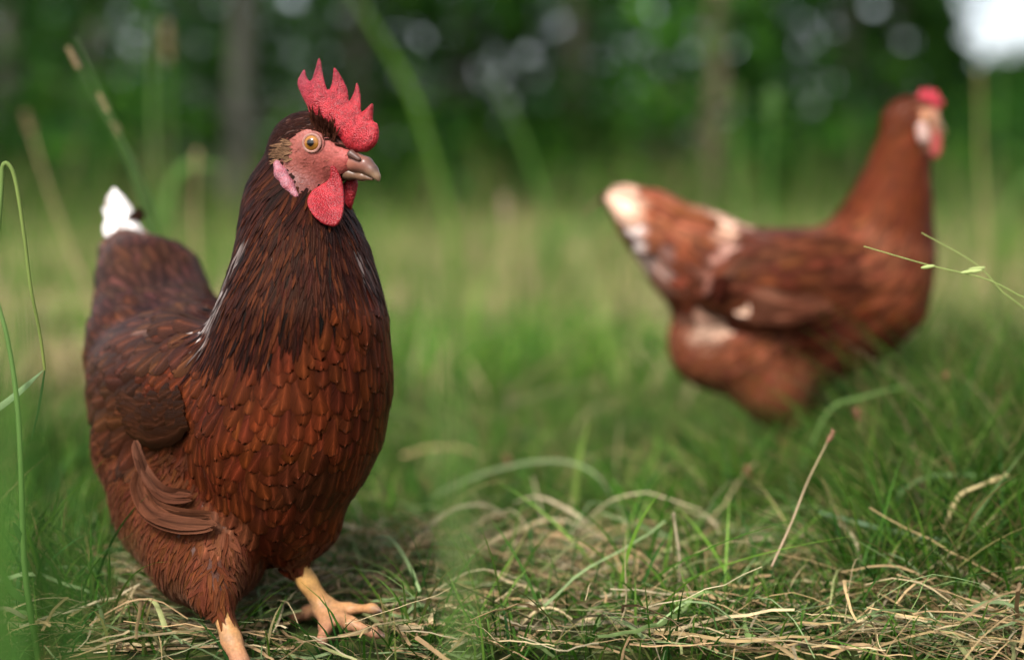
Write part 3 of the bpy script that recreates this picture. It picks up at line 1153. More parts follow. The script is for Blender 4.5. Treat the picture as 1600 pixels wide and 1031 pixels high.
lob.chain([(onskin(434, 257, -.001), .0032), (onskin(440, 272, -.0015), .0046), (onskin(450, 289, -.001), .0040), (onskin(463, 306, 0), .0020)], .003)
ov, of_ = lob.mesh(.0008)
nz = vnoise(ov, 350, 8)[:, None]
mesh_obj("ear_lobe", ov, of_, M_COMB, hen1, np.array([.26, .12, .14]) * (1 - nz * .8) + np.array([.24, .04, .05]) * nz * .8)
rngt = np.random.default_rng(3)
n = 130
tx = rngt.uniform(430, 455, n); ty = 238 + rngt.normal(0, 7, n) - (tx - 440) * .4
tbp = np.array([onskin(a, b, 0) for a, b in zip(tx, ty)])
tn = H1.grad(tbp)
tf = norm(-hf + dn * .1 + rngt.normal(0, .25, (n, 3))); tf = norm(tf - (tf * tn).sum(1, keepdims=True) * tn)
tc_ = np.array([.11, .058, .032]) * rngt.uniform(.5, 1.3, (n, 1))
a_, b_, c_, d_ = feather_grid(tbp, tn, tf, rngt.uniform(.005, .009, n), np.full(n, .0014), np.full(n, .002), tc_, PROF_LANCE, 3, None, .2)
mesh_obj("ear_tuft", a_, b_, M_HACKLE, hen1, c_, d_)
# pointed crown feathers that stand over the root of the comb
n = 90
tx = rngt.uniform(488, 528, n); ty = 190 + (tx - 488) * .55 + rngt.normal(0, 5, n)
tbp = np.array([hit(H1, a, b) for a, b in zip(tx, ty)])
tn = H1.grad(tbp)
tf = norm(Z * 1.0 + hf * .15 + rngt.normal(0, .22, (n, 3)))
tn = norm(hr[None, :] - (hr[None, :] * tf).sum(1, keepdims=True) * tf)
a_, b_, c_, d_ = feather_grid(tbp + hr * .001, tn, tf, rngt.uniform(.006, .011, n), np.full(n, .0015), np.full(n, .0045), np.array([.024, .0075, .0045]) * rngt.uniform(.5, 2.2, (n, 1)), PROF_LANCE, 3, None, .2)
mesh_obj("crown_tuft", a_, b_, M_HACKLE, hen1, c_, d_)
# bristles on the bare face
n = 70
bp_ = sample_surface(V1, F1, 60000, rngt)
l_ = (bp_ - P(HX0, 300, HD0)) @ hr
gx, gy = proj(bp_)
m = (poly_sd(FACE, gx, gy) < 3) & (l_ > .002) & (bp_[:, 2] > P(0, 312, 1)[2]) & (np.hypot(gx - 488, gy - 224) > 20)
bp_ = bp_[m][:n]; gx = gx[m][:n]; gy = gy[m][:n]
bn_ = H1.grad(bp_)
bfw = norm(-hf * 1.0 + dn * .25 + rngt.normal(0, .2, (len(bp_), 3))); bfw = norm(bfw - (bfw * bn_).sum(1, keepdims=True) * bn_)
cc = np.array([.17, .050, .036]) * rngt.uniform(.4, 1.6, (len(bp_), 1))
a_, b_, c_, d_ = feather_grid(bp_, bn_, bfw, rngt.uniform(.0025, .005, len(bp_)), np.full(len(bp_), .00045), np.full(len(bp_), .0005), cc, PROF_LANCE, 3, None, .1)
mesh_obj("face_bristles", a_, b_, M_HACKLE, hen1, c_, d_)


# ================================================================ HEN BEHIND
H2 = Shape()
D2 = 1.5
h2 = norm(np.array([1, .10, 0])); r2 = np.array([h2[1], -h2[0], 0]); bk2 = -h2


def Q2(px, py, dd=0.0): return P(px, py, D2 + dd)


R2 = np.array([h2, Z, r2])
hf2 = norm(np.array([1, .22, 0])); hr2 = np.array([hf2[1], -hf2[0], 0])
H2.ell(Q2(1424, 190), np.array([hf2, Z, hr2]), (.031, .026, .019), .012, reg="head", flow=-hf2 + dn * .4)
H2.cone(Q2(1440, 200, .005), Q2(1456, 210, .015), .016, .010, .01, reg="face", flow=-hf2)
H2.chain([(Q2(1417, 200), .020), (Q2(1407, 255), .026), (Q2(1392, 320), .038), (Q2(1374, 395), .053)], .02, reg="hackle", flow=dn + bk2 * .25)
H2.chain([(Q2(1368, 400), .058), (Q2(1352, 458), .061), (Q2(1318, 508), .050)], .02, reg="breast", flow=dn * .6 + bk2 * .8)
H2.chain([(Q2(1340, 450), .06), (Q2(1250, 470), .072), (Q2(1150, 455), .064)], .02, reg="back", flow=bk2 + Z * .05)
H2.chain([(Q2(1150, 450), .062), (Q2(1085, 402), .048), (Q2(1020, 350), .030), (Q2(978, 318), .019)], .02, reg="rump", flow=bk2 + Z * .6)
H2.chain([(Q2(1250, 540), .05), (Q2(1150, 530), .058), (Q2(1105, 540), .040)], .02, reg="thigh", flow=dn * .7 + bk2 * .7)
H2.chain([(Q2(1185, 560, -.03), .048), (Q2(1210, 608, -.035), .034), (Q2(1230, 652, -.035), .017)], .02, reg="thigh", flow=dn + bk2 * .2)
H2.chain([(Q2(1240, 560, .04), .045), (Q2(1245, 620, .045), .022), (Q2(1240, 655, .045), .012)], .02, reg="thigh", flow=dn)
H2.ell(Q2(1235, 440, -.062), np.array([norm(bk2 + dn * .12), norm(Z + bk2 * .12), r2]), (.088, .047, .022), .012, reg="wing", flow=bk2 + dn * .15)
for px, dd in ((1228, -.035), (1240, .045)):
    a = Q2(px, 650, dd); ft = np.array([a[0] - .004, a[1], .010])
    H2.chain([(a, .0072), (ft, .007)], .006, reg="leg", flow=dn)
    for dx, dy in ((.05, -.022), (.058, .004), (.046, .028), (-.024, 0)):
        H2.chain([(ft, .006), (ft + np.array([dx, dy, -.006]), .003)], .005, reg="leg", flow=dn)
V2, F2 = H2.mesh(.0030)
V2 = relax(V2, F2, 2)
hen2 = empty("hen", G(1240, D2))
tag(hen2, "russet hen behind on the right, standing in tall grass and facing away to the right", "hen", "hens in the meadow")
reg2 = H2.nearest(V2, "reg")
C2 = np.tile(np.array([.09, .028, .014]), (len(V2), 1))
x2, y2 = proj(V2)
fcm = (reg2 == "face") | ((x2 > 1434 + .12 * (y2 - 170)) & (y2 > 166) & (y2 < 238) & (reg2 != "breast"))
C2[fcm] = (.36, .16, .09)
for sc_, sr_, scol_ in ((Q2(962, 304), .026, (.30, .18, .125)), (Q2(1000, 362, -.01), .012, (.42, .38, .36))):
    wg = np.clip(1.4 - np.linalg.norm(V2 - sc_, axis=1) / sr_, 0, 1)[:, None]
    C2 = C2 * (1 - wg) + np.array(scol_) * wg
C2[reg2 == "leg"] = (.38, .22, .08)
mesh_obj("body", V2, F2, M_SKIN, hen2, C2)


def skip2(p, reg):
    x, y = proj(p)
    return (reg == "face") | (reg == "leg") | ((reg == "rump") & (x < 978)) | ((x > 1437 + .12 * (y - 170)) & (y > 168) & (y < 236) & ((reg == "head") | (reg == "hackle")))


REG2 = {k: (v[0] * 1.25, v[1] * 1.1, v[2] * 1.2, *v[3:]) for k, v in REG.items()}
col2 = {
    "head": ((.070, .0150, .0050), .15), "hackle": ((.070, .0150, .0052), .2), "breast": ((.068, .0170, .0066), .15),
    "back": ((.044, .0112, .0056), .15), "rump": ((.098, .0280, .0120), .15), "wing": ((.040, .0105, .0050), .15), "thigh": ((.112, .034, .0160), .12),
}
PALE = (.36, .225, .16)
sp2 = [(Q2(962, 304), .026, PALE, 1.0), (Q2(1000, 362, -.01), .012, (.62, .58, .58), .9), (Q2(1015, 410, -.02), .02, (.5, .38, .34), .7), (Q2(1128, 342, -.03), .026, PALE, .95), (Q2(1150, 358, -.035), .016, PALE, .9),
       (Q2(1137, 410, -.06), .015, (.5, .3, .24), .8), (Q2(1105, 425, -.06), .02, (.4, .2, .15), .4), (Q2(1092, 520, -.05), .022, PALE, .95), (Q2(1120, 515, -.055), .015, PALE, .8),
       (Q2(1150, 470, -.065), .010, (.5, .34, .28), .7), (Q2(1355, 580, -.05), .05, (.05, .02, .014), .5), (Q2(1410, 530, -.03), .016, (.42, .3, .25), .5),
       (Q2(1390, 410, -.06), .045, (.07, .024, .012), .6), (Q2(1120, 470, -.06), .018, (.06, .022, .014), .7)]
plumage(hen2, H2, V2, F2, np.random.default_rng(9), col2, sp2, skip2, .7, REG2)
items = []
for i, (px, py, dd) in enumerate([(950, 302, 0), (946, 309, -.010), (952, 317, -.014), (962, 328, -.016), (978, 350, -.016), (990, 374, -.016)]):
    bs = hit(H2, 1052 - 4 * i, 340 + 9 * i, .001, 1.25); tipp = Q2(px, py, dd - .012)
    mid_ = hit(H2, 1005, 322 + 9 * i, .003, 1.25) if i < 4 else (bs + tipp) / 2 - np.array([0, .006, 0])
    items.append(([bs, mid_, tipp], .020, (.1, -.95, .25), (.10, .032, .015), PALE if i < 4 else (.28, .23, .21), .42))
quill_fan("tail", hen2, items, M_FEATHER)
items = []
for i in range(7):
    t = i / 6
    items.append(([Q2(1300 - 10 * t, 480 + 6 * t - 14 * t, -.088), Q2(1225, 494 - 24 * t, -.100), Q2(1140 + 8 * t, 486 - 40 * t, -.075)], .018, r2 + Z * .2,
                  (.04, .0125, .0065), (.053, .017, .0085), .8))
for k in range(7):
    x1 = 1248 - 9 * k; y1 = 478 + 5 * (k % 4)
    a_ = hit(H2, x1, y1, .003, 1.2); b_ = hit(H2, x1 - 24, y1 + 2, .005, 1.2); c_ = hit(H2, x1 - 46, y1 + 1, .004, 1.2)
    items.append(([a_, b_, c_], .0055, r2 + Z * .3, (.10, .04, .02), np.array(PALE) * (.6 + .25 * (k * 3 % 5) / 4), .35))
quill_fan("wing_quills", hen2, items, M_FEATHER)
# comb, wattle, beak of the second hen
o2 = Q2(1444, 164)
pl2 = [(-.030, -.004), (-.022, .006), (-.010, .012), (-.004, .026), (.002, .014), (.007, .028), (.012, .014), (.018, .024), (.023, .010), (.030, .006), (.030, -.004), (.018, -.010), (-.010, -.012)]
Va, Fa, La = flap_mesh(round_poly(np.array(pl2) * .72, 1), o2, hf2, Z, .0065, .006, .0013)
mesh_obj("comb", Va, Fa, M_COMB, hen2, np.tile(np.array([.34, .022, .036]), (len(Va), 1)))
for s in (1, -1):
    o3 = Q2(1454, 222) + hr2 * s * .011
    Va, Fa, La = flap_mesh(round_poly([(-.006, .014), (.004, .012), (.008, -.004), (.003, -.018), (-.005, -.018), (-.009, -.004)], 2), o3, hf2, Z, .003, .004, .0011)
    mesh_obj("wattle", Va, Fa, M_COMB, hen2, np.tile(np.array([.34, .055, .05]), (len(Va), 1)))
bk = Shape()
bk.chain([(Q2(1456, 200, .015), .0088), (Q2(1466, 204, .02), .006), (Q2(1475, 212, .026), .0016)], .003)
bv, bf = bk.mesh(.001)
mesh_obj("beak", bv, bf, M_BEAK, hen2, np.tile(np.array([.30, .17, .08]), (len(bv), 1)))
ev, ef, ang = sphere(hit(H2, 1447, 188, -.003, 1.3), .006, hr2, 16, 20)
mesh_obj("eye", ev, ef, M_EYE, hen2, attrs={"ang": ang / 1.02})
lob = Shape()
lob.chain([(hit(H2, 1440, 200, .002, 1.3), .006), (hit(H2, 1443, 216, .002, 1.3), .0065)], .003)
ov, of_ = lob.mesh(.0012)
mesh_obj("ear_lobe", ov, of_, M_COMB, hen2, np.tile(np.array([.42, .27, .23]), (len(ov), 1)))


# ================================================================ GROUND
def ground_z(x, y):
    p = np.stack([x, y, 0 * x], -1)
    near = np.clip(1.2 - np.hypot(x, y) / 9, 0, 1)
    return (vnoise(p, 3.1, 1) - .5) * .016 * near - .006 + (vnoise(p, .25, 2) - .5) * .10 * np.clip((y - 4) / 8, 0, 1)


gy_ = np.concatenate([np.linspace(-8, .3, 30), np.linspace(.35, 4, 120), np.geomspace(4.1, 220, 70)])
gx_ = np.concatenate([-np.geomspace(120, 2.1, 40), np.linspace(-2, 2, 110), np.geomspace(2.1, 120, 40)])
GX, GY = np.meshgrid(gx_, gy_, indexing="ij")
GV = np.stack([GX, GY, ground_z(GX, GY)], -1).reshape(-1, 3)
nyy = len(gy_)
i = np.arange(len(gx_) - 1)[:, None] * nyy + np.arange(nyy - 1)[None, :]
GF = np.stack([i, i + nyy, i + nyy + 1, i + 1], -1).reshape(-1, 4)
tag(mesh_obj("ground", GV, GF, M_GROUND), kind="structure")


# ================================================================ GRASS
def blades(n, root, hgt, wid, lean, rng, K=6, cA=None, cB=None, fold=0.0, bend=1.0, droop=.35):
    """root (n,2). returns point chains"""
    x, y = root[:, 0], root[:, 1]
    z = ground_z(x, y) - .003
    az = rng.uniform(0, 2 * np.pi, n)
    ld_ = np.abs(rng.normal(0, lean, n))
    t = np.linspace(0, 1, K)[None, :]
    hor = hgt[:, None] * (ld_[:, None] * t + bend * rng.uniform(.0, .6, n)[:, None] * t ** 2.4)
    ver = hgt[:, None] * (t - droop * rng.uniform(0, 1, n)[:, None] * t ** 3) / np.sqrt(1 + ld_[:, None] ** 2)
    pts = np.stack([x[:, None] + hor * np.cos(az)[:, None], y[:, None] + hor * np.sin(az)[:, None], z[:, None] + ver], -1)
    wd = wid[:, None] * np.interp(t[0], [0, .3, .7, 1], [.8, 1, .7, .08])[None, :]
    fa = rng.uniform(0, np.pi, n)
    side = np.stack([np.cos(fa), np.sin(fa), 0 * fa], -1)
    return pts, wd, side


def grass_cols(n, rng, x, y, dry=0.15):
    base = np.array([[.034, .105, .008], [.052, .145, .012], [.095, .190, .020], [.026, .090, .014], [.115, .200, .035]])
    c = base[rng.integers(0, len(base), n)] * rng.uniform(.75, 1.3, (n, 1))
    pn = vnoise(np.stack([x, y, 0 * x], -1), 1.6, 9)
    dm = rng.random(n) < np.clip(dry * (pn * 3.2 - .55), 0, 1)
    straw = np.array([[.36, .30, .13], [.42, .33, .18], [.25, .24, .09], [.33, .24, .14]])
    c[dm] = straw[rng.integers(0, 4, dm.sum())] * rng.uniform(.6, 1.15, (dm.sum(), 1))
    return c


def clear_hens(pts, eps=.006):
    """chains that do not run through a hen"""
    N, K, _ = pts.shape
    p = pts.reshape(-1, 3)
    bad = np.zeros(len(p), bool)
    for shp, c in ((H1, np.array([-.17, 1.04])), (H2, np.array([.28, 1.5]))):
        nearm = np.where(np.hypot(p[:, 0] - c[0], p[:, 1] - c[1]) < .36)[0]
        if len(nearm):
            bad[nearm] |= shp.d(p[nearm]) < eps
    return ~bad.reshape(N, K).any(1)


def fan_root(n, d0, d1, rng, px0=-120, px1=1720, power=1.0):
    """roots spread evenly over the wedge of ground in view"""
    d = np.sqrt(rng.uniform(d0 ** 2, d1 ** 2, n)) if power == 1.0 else d0 + (d1 - d0) * rng.random(n) ** power
    px = rng.uniform(px0, px1, n)
    return np.stack([(px - 800) / F * d, d], -1), px


def make_grass(name, specs, mat, seed):
    rng = np.random.default_rng(seed)
    parts = []
    for sp in specs:
        n = sp["n"]
        rt, px = fan_root(n, sp["d"][0], sp["d"][1], rng, *sp.get("px", (-150, 1750)))
        if "clump" in sp:
            pn = vnoise(np.stack([rt[:, 0], rt[:, 1], 0 * px], -1), sp["clump"], 21)
            m = rng.random(n) < np.clip((pn - .30) * 3.0, .05, 1)
            rt, px = rt[m], px[m]
        n = len(rt)
        hg = sp["h"] * rng.uniform(.45, 1.25, n)
        if "hn" in sp:
            hg = hg * (.5 + vnoise(np.stack([rt[:, 0], rt[:, 1], 0 * px], -1), sp["hn"], 5))
        pts, wd, sd_ = blades(n, rt, hg, sp["w"] * rng.uniform(.6, 1.3, n), sp.get("lean", .4), rng, sp.get("K", 6), bend=sp.get("bend", 1.0), droop=sp.get("droop", .35))
        if sp["d"][0] < 2.0:
            m = clear_hens(pts) & (np.linalg.norm(pts - P(520, 966, .99), axis=2).min(1) > .030)
            pts, wd, sd_, rt = pts[m], wd[m], sd_[m], rt[m]
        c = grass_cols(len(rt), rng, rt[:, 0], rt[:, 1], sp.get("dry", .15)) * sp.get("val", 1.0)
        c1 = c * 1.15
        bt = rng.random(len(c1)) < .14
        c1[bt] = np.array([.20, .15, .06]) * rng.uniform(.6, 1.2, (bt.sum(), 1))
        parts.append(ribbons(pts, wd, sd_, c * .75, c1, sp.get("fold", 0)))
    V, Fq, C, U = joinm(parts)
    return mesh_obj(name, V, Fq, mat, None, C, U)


g1 = make_grass("meadow_grass", [
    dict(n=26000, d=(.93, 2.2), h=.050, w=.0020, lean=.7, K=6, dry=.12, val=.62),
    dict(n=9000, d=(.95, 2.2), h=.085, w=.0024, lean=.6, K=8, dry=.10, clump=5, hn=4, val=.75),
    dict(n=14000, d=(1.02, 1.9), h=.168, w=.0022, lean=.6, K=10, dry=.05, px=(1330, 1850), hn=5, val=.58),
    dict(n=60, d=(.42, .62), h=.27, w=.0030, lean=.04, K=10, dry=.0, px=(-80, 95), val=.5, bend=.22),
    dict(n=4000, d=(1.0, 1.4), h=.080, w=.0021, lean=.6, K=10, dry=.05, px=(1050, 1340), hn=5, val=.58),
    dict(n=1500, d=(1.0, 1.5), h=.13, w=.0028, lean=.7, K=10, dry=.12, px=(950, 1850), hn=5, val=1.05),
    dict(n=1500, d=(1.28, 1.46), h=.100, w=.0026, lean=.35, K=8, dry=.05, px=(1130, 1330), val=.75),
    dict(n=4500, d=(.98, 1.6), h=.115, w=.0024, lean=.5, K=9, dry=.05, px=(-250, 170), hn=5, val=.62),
    dict(n=34000, d=(2.1, 5.5), h=.12, w=.0042, lean=.5, K=5, dry=.42, hn=1.5, val=1.2),
    dict(n=6000, d=(2.2, 6), h=.27, w=.004, lean=.25, K=6, dry=.36, bend=.4, clump=2, val=1.1),
    dict(n=3500, d=(2.2, 7), h=.17, w=.0042, lean=.7, K=6, dry=2.2, clump=1.5),
    dict(n=26000, d=(5.2, 12), h=.17, w=.012, lean=.4, K=4, dry=.40, hn=.8, val=1.2),
    dict(n=4500, d=(4.0, 11), h=.36, w=.007, lean=.22, K=5, dry=.22, bend=.4, clump=1.2, val=.95),
    dict(n=2600, d=(6, 12), h=.70, w=.008, lean=.2, K=6, dry=.2, bend=.4, clump=1.4, val=.7),
    dict(n=1100, d=(3.2, 6), h=.46, w=.0045, lean=.2, K=6, dry=.2, bend=.4, clump=1.4, val=.8),
    dict(n=7000, d=(12, 26), h=.22, w=.03, lean=.4, K=3, dry=.1, val=.5),
], M_GRASS, 31)
tag(g1, "green meadow grass with dry patches covering the ground", "grass", kind="stuff")


# ================================================================ DRY STRAW lying in mats
def make_straw(seed):
    rng = np.random.default_rng(seed)
    parts = []
    for n, d0, d1, px0, px1, zmax, Lm in ((5400, .94, 1.20, 380, 1750, .024, .11), (2200, .94, 1.12, 560, 1750, .028, .045), (1100, .94, 1.2, -150, 500, .020, .10), (420, 1.35, 2.6, -150, 1750, .03, .14), (2000, 2.4, 5.5, -150, 1750, .05, .25)):
        rt, px = fan_root(n, d0, d1, rng, px0, px1)
        pn = vnoise(np.stack([rt[:, 0], rt[:, 1], 0 * px], -1), 5.0, 33)
        m = rng.random(n) < np.clip((pn - .22) * 2.6, .2, 1)
        rt = rt[m]; n = len(rt)
        K = 9
        L = Lm * rng.uniform(.35, 1.3, n)
        az = rng.normal(0, .75, n) + np.where(rng.random(n) < .5, np.pi, 0)
        # a walk with one or two kinks
        turn = rng.normal(0, .06, (n, K))
        kink = rng.integers(2, K - 1, n)
        turn[np.arange(n), kink] += rng.normal(0, .7, n) * (rng.random(n) < .55)
        a = az[:, None] + np.cumsum(turn, 1)
        st = (L / K)[:, None]
        x = rt[:, :1] + np.cumsum(np.cos(a) * st, 1)
        y = rt[:, 1:] + np.cumsum(np.sin(a) * st, 1)
        z0 = rng.uniform(.004, zmax, n)
        z = z0[:, None] + np.cumsum(rng.normal(0, .16, (n, 1)) * st + rng.normal(0, .10, (n, K)) * st, 1)
        arch = rng.uniform(0, .25, n)[:, None] * L[:, None] * np.sin(np.linspace(0, np.pi, K))[None, :] * (rng.random(n) < .35)[:, None]
        z = np.maximum(z + arch, .002) + ground_z(x, y)
        pts = np.stack([x, y, z], -1)
        m = clear_hens(pts, .003) & (np.linalg.norm(pts - P(520, 972, .985), axis=2).min(1) > .036)
        pts = pts[m]; n = len(pts)
        base = np.array([[.36, .25, .12], [.40, .31, .17], [.27, .19, .085], [.18, .19, .075], [.32, .21, .105], [.11, .16, .05], [.34, .28, .17], [.14, .19, .08]])
        c = base[rng.integers(0, len(base), n)] * rng.uniform(.45, 1.2, (n, 1))
        wd = np.repeat(((.0009 + .0040 * rng.random(n) ** 2.2) * (1 if d0 < 2 else 2))[:, None], K, 1) * np.linspace(1, .55, K)[None, :]
        r_ = rng.uniform(-.9, .9, n)
        tan = norm(pts[:, -1] - pts[:, 0])
        hz = norm(np.cross(tan, Z))
        side = norm(hz * np.cos(r_)[:, None] + Z * np.sin(r_)[:, None])
        parts.append(ribbons(pts, wd, side, c * .9, c * 1.05, .25))
    V, Fq, C, U = joinm(parts)
    return mesh_obj("dry_straw", V, Fq, M_STRAW, None, C, U)


tag(make_straw(77), "pale dry straw lying in mats on the grass", "straw", kind="stuff")


# ================================================================ SINGLE STALKS
def stalk(ctrl, r0, r1, c0, c1, label, head=None, leaf=None, name="grass_stalk", cat="grass stalk", group="tall grass stalks", n=18, mat=None):
    """ctrl: world points from root to tip. head: (length, radius, colour, density). leaf: list of (ctrl pts, width, colour)"""
    ctrl = [np.array(c, float) for c in ctrl]
    c = spline(ctrl, n)
    t = np.linspace(0, 1, n)
    base = ctrl[0].copy()
    root = empty(name, base)
    tag(root, label, cat, group)
    V, Fq, C, U = tube(c, r0 + (r1 - r0) * t, 7, c0, c1)
    # joints
    mesh_obj("stem", V, Fq, mat or M_GRASS, root, C, U)
    if head:
        L, R, hc, nn = head
        rng = np.random.default_rng(int(abs(base[0] * 1e4)) % 9999 + 7)
        tipd = norm(c[-1] - c[-3])
        tt = rng.random(nn)
        ax = c[-1][None, :] + tipd[None, :] * ((tt - .15) * L)[:, None]
        prof = np.sin(np.pi * np.clip(tt * .9 + .08, 0, 1)) ** .7
        a = norm(np.cross(tipd, [0.3, .9, .2])); b = np.cross(tipd, a)
        ph = rng.uniform(0, 2 * np.pi, nn)
        out = np.cos(ph)[:, None] * a + np.sin(ph)[:, None] * b
        p0 = ax + out * (R * .25 * prof)[:, None]
        fl = norm(tipd[None, :] * 1.2 + out * .7)
        nr = norm(out - (out * fl).sum(1, keepdims=True) * fl)
        sz = rng.uniform(.8, 1.3, nn) * R * 1.5
        cc = np.array(hc)[None, :] * rng.uniform(.6, 1.2, (nn, 1))
        a_, b_, c_, d_ = feather_grid(p0, nr, fl, sz, sz * .38, 0 * sz, cc, PROF_LANCE, 3, None, .4)
        mesh_obj("seed_head", a_, b_, M_STRAW, root, c_, d_)
    for lc, lw, lcol in (leaf or []):
        k = spline([np.array(q, float) for q in lc], 16)
        wv = lw * np.interp(np.linspace(0, 1, 16), [0, .2, .7, 1], [.6, 1, .8, .08])
        tan = norm(np.gradient(k, axis=0))
        sd_ = norm(np.cross(tan, np.array([.25, -.9, .35])[None, :]))
        lcol = np.array(lcol)
        a_, b_, c_, d_ = ribbons(k[None], wv[None], sd_[None], (lcol * .9)[None], (lcol * 1.1)[None], .2)
        mesh_obj("blade", a_, b_, M_GRASS, root, c_, d_)
    return root


GR = (.075, .15, .03); GD = (.035, .085, .02); GL = (.12, .20, .055); YL = (.32, .28, .11); TAN = (.40, .29, .16)
# left edge: jointed stalk in the foreground with bent blades
stalk([G(42, .93, -.005), P(40, 900, .93), P(34, 760, .93), P(28, 640, .935), P(14, 540, .94), P(-4, 470, .945)], .0022, .0014, GR, GL,
      "jointed green stalk at the left edge in front of the first hen's tail", None,
      [([P(36, 850, .93), P(28, 830, .925), P(20, 815, .92)], .004, GD), ([P(40, 940, .93), P(18, 920, .92), P(-6, 875, .91)], .005, GR),
       ([P(40, 965, .93), P(10, 950, .92), P(-20, 955, .92)], .003, (.40, .30, .2))])
stalk([G(-40, .95, 0), P(-10, 500, .95), P(2, 300, .95), P(4, 262, .95), P(12, 256, .95), P(24, 282, .95), P(38, 370, .95), P(48, 450, .95), P(62, 520, .95), P(70, 578, .95)], .0018, .0010, GL, (.2, .24, .06),
      "pale stalk at the left edge that bends over and hangs down", None, [([P(-30, 655, .95), P(20, 620, .95), P(68, 578, .95)], .0048, (.18, .26, .12)), ([P(70, 578, .95), P(60, 640, .95), P(48, 690, .95)], .0016, GD)], n=40)
# the bunch of fine stems behind the first hen's tail
BUN = [(232, 350, 118, 60, "leftmost and longest stem of the bunch above the white tail tip"), (226, 345, 122, 105, "stem of the bunch above the white tail, its pale seed head leftmost"),
       (236, 352, 170, 175, "short stem with tan seed head in the bunch above the white tail"), (246, 360, 190, 215, "lowest seed head stem of the bunch above the white tail"),
       (250, 372, 150, 150, "stem on the right side of the bunch above the white tail")]
for i, (x0, y0, x1, y1, lb) in enumerate(BUN):
    d = 1.31 + .012 * i
    a = P(x0, y0, d); b = P(x1, y1, d + .02)
    g = np.array([a[0] + .03, d, -.005])
    stalk([g, a * .5 + g * .5 + np.array([.006, 0, .02]), a, (a + b) / 2 + np.array([.006, 0, 0]), b], .0013, .0009, (.07, .13, .03), (.05, .10, .025), lb, (.020, .0040, TAN, 50) if i in (1, 2, 3) else None, None, n=20)
# blurred stalks in the meadow behind
BACK = [
    (240, 2.6, 30, .0045, GL, None, "tall straight pale green stalk rising behind the first hen's tail"),
    (262, 2.9, 90, .0040, GR, (.07, .011, TAN, 60), "tall stalk with brown seed head next to the straight pale green one"),
    (306, 2.3, 268, .0028, TAN, (.03, .007, (.5, .36, .2), 40), "dry tan stalk with small seed head between tail and neck of the first hen"),
    (96, 2.2, 212, .0026, TAN, (.035, .008, TAN, 40), "dry leaning stalk with tan head at the upper left"),
    (470, 3.4, 60, .0045, GD, None, "dark green stalk rising behind the first hen's head"),
    (790, 3.0, 345, .0035, TAN, (.05, .014, (.52, .40, .26), 60), "short stalk with fat beige head in the middle of the meadow"),
    (855, 3.6, 262, .0045, GR, None, "green stalk behind the fat beige seed head"),
    (1150, 3.2, 175, .0040, GL, (.05, .016, GL, 50), "pale green stalk with leafy top before the tan tree trunk"),
    (1206, 3.0, 190, .0040, (.09, .18, .04), (.06, .02, (.10, .20, .05), 60), "leafy green stalk to the left of the second hen's neck"),
    (1530, 2.8, 150, .0035, YL, (.05, .008, YL, 40), "yellowish stalk at the right behind the second hen's breast"),
    (1565, 3.1, 95, .0035, GR, None, "thin green stalk nearest to the right edge, under the bright sky"),
    (985, 3.3, 330, .0045, YL, None, "yellowish stalk beside the second hen's tail"),
    (918, 3.9, 250, .0045, GR, None, "slim green stalk to the left of the second hen's tail"),
]
for i, (px, d, ytop, r, c, hd, lb) in enumerate(BACK):
    b = P(px, ytop, d)
    g = G(px + (14 if i % 2 else -10), d, -.02)
    if px == 96: g = G(180, d, -.02); b = P(50, 212, d)
    stalk([g, g * .6 + b * .4 + np.array([.008, 0, 0]), g * .25 + b * .75, b], r, r * .5, c, np.array(c) * 1.1, lb, hd,
          [([g * .7 + b * .3, g * .5 + b * .5 + np.array([.05, 0, .05]), g * .45 + b * .55 + np.array([.13, .02, .03])], r * 4, GR)] if hd is None else None)
# broad near blades, far out of focus
def blade_thing(ctrl, wd, col, label, face=(.2, -.95, .2)):
    k = spline([np.array(c, float) for c in ctrl], 24)
    wv = wd * np.interp(np.linspace(0, 1, 24), [0, .15, .6, 1], [.7, 1, .9, .06])
    tan = norm(np.gradient(k, axis=0))
    sd_ = norm(np.cross(tan, np.array(face)[None, :]))
    col = np.array(col)
    a_, b_, c_, d_ = ribbons(k[None], wv[None], sd_[None], (col * .9)[None], (col * 1.15)[None], .22)
    o = mesh_obj("tall_grass", a_, b_, M_GRASS, None, c_, d_, loc=k[0])
    return tag(o, label, "grass", "single broad grass blades", "thing")


blade_thing([G(712, .40, 0), P(722, 1000, .40), P(710, 750, .40), P(696, 540, .40), P(676, 380, .40)], .0026, (.14, .22, .06), "blurred upright blade in the foreground to the right of the first hen's breast")
blade_thing([G(730, .44, 0), P(724, 1000, .44), P(712, 880, .44), P(700, 760, .44)], .0030, (.10, .18, .04), "shorter blurred blade at the foot of the upright one right of the first hen")
blade_thing([G(720, 3.6, 0), P(712, 400, 3.6), P(680, 260, 3.6), P(640, 140, 3.6), P(570, 20, 3.6), P(530, -40, 3.6)], .015, (.08, .17, .02), "long bright blade arching up to the left, right of the first hen's comb")
blade_thing([G(880, 3.8, 0), P(862, 370, 3.8), P(835, 270, 3.8), P(800, 180, 3.8), P(760, 110, 3.8)], .013, (.07, .15, .025), "bright blade leaning to the left in the middle, against the dark wood")
blade_thing([G(20, .42, 0), P(20, 900, .42), P(35, 700, .42), P(60, 560, .42)], .003, (.05, .13, .02), "blurred green blade low at the left edge, leaning right")
blade_thing([G(90, .44, 0), P(105, 960, .44), P(120, 830, .44), P(100, 700, .44)], .0032, (.05, .12, .02), "blurred green blade low at the left, before the first hen's thigh")
blade_thing([G(150, .45, 0), P(150, 1000, .45), P(160, 900, .45), P(190, 830, .45)], .003, (.045, .11, .02), "lowest blurred green blade at the lower left corner, bent right")
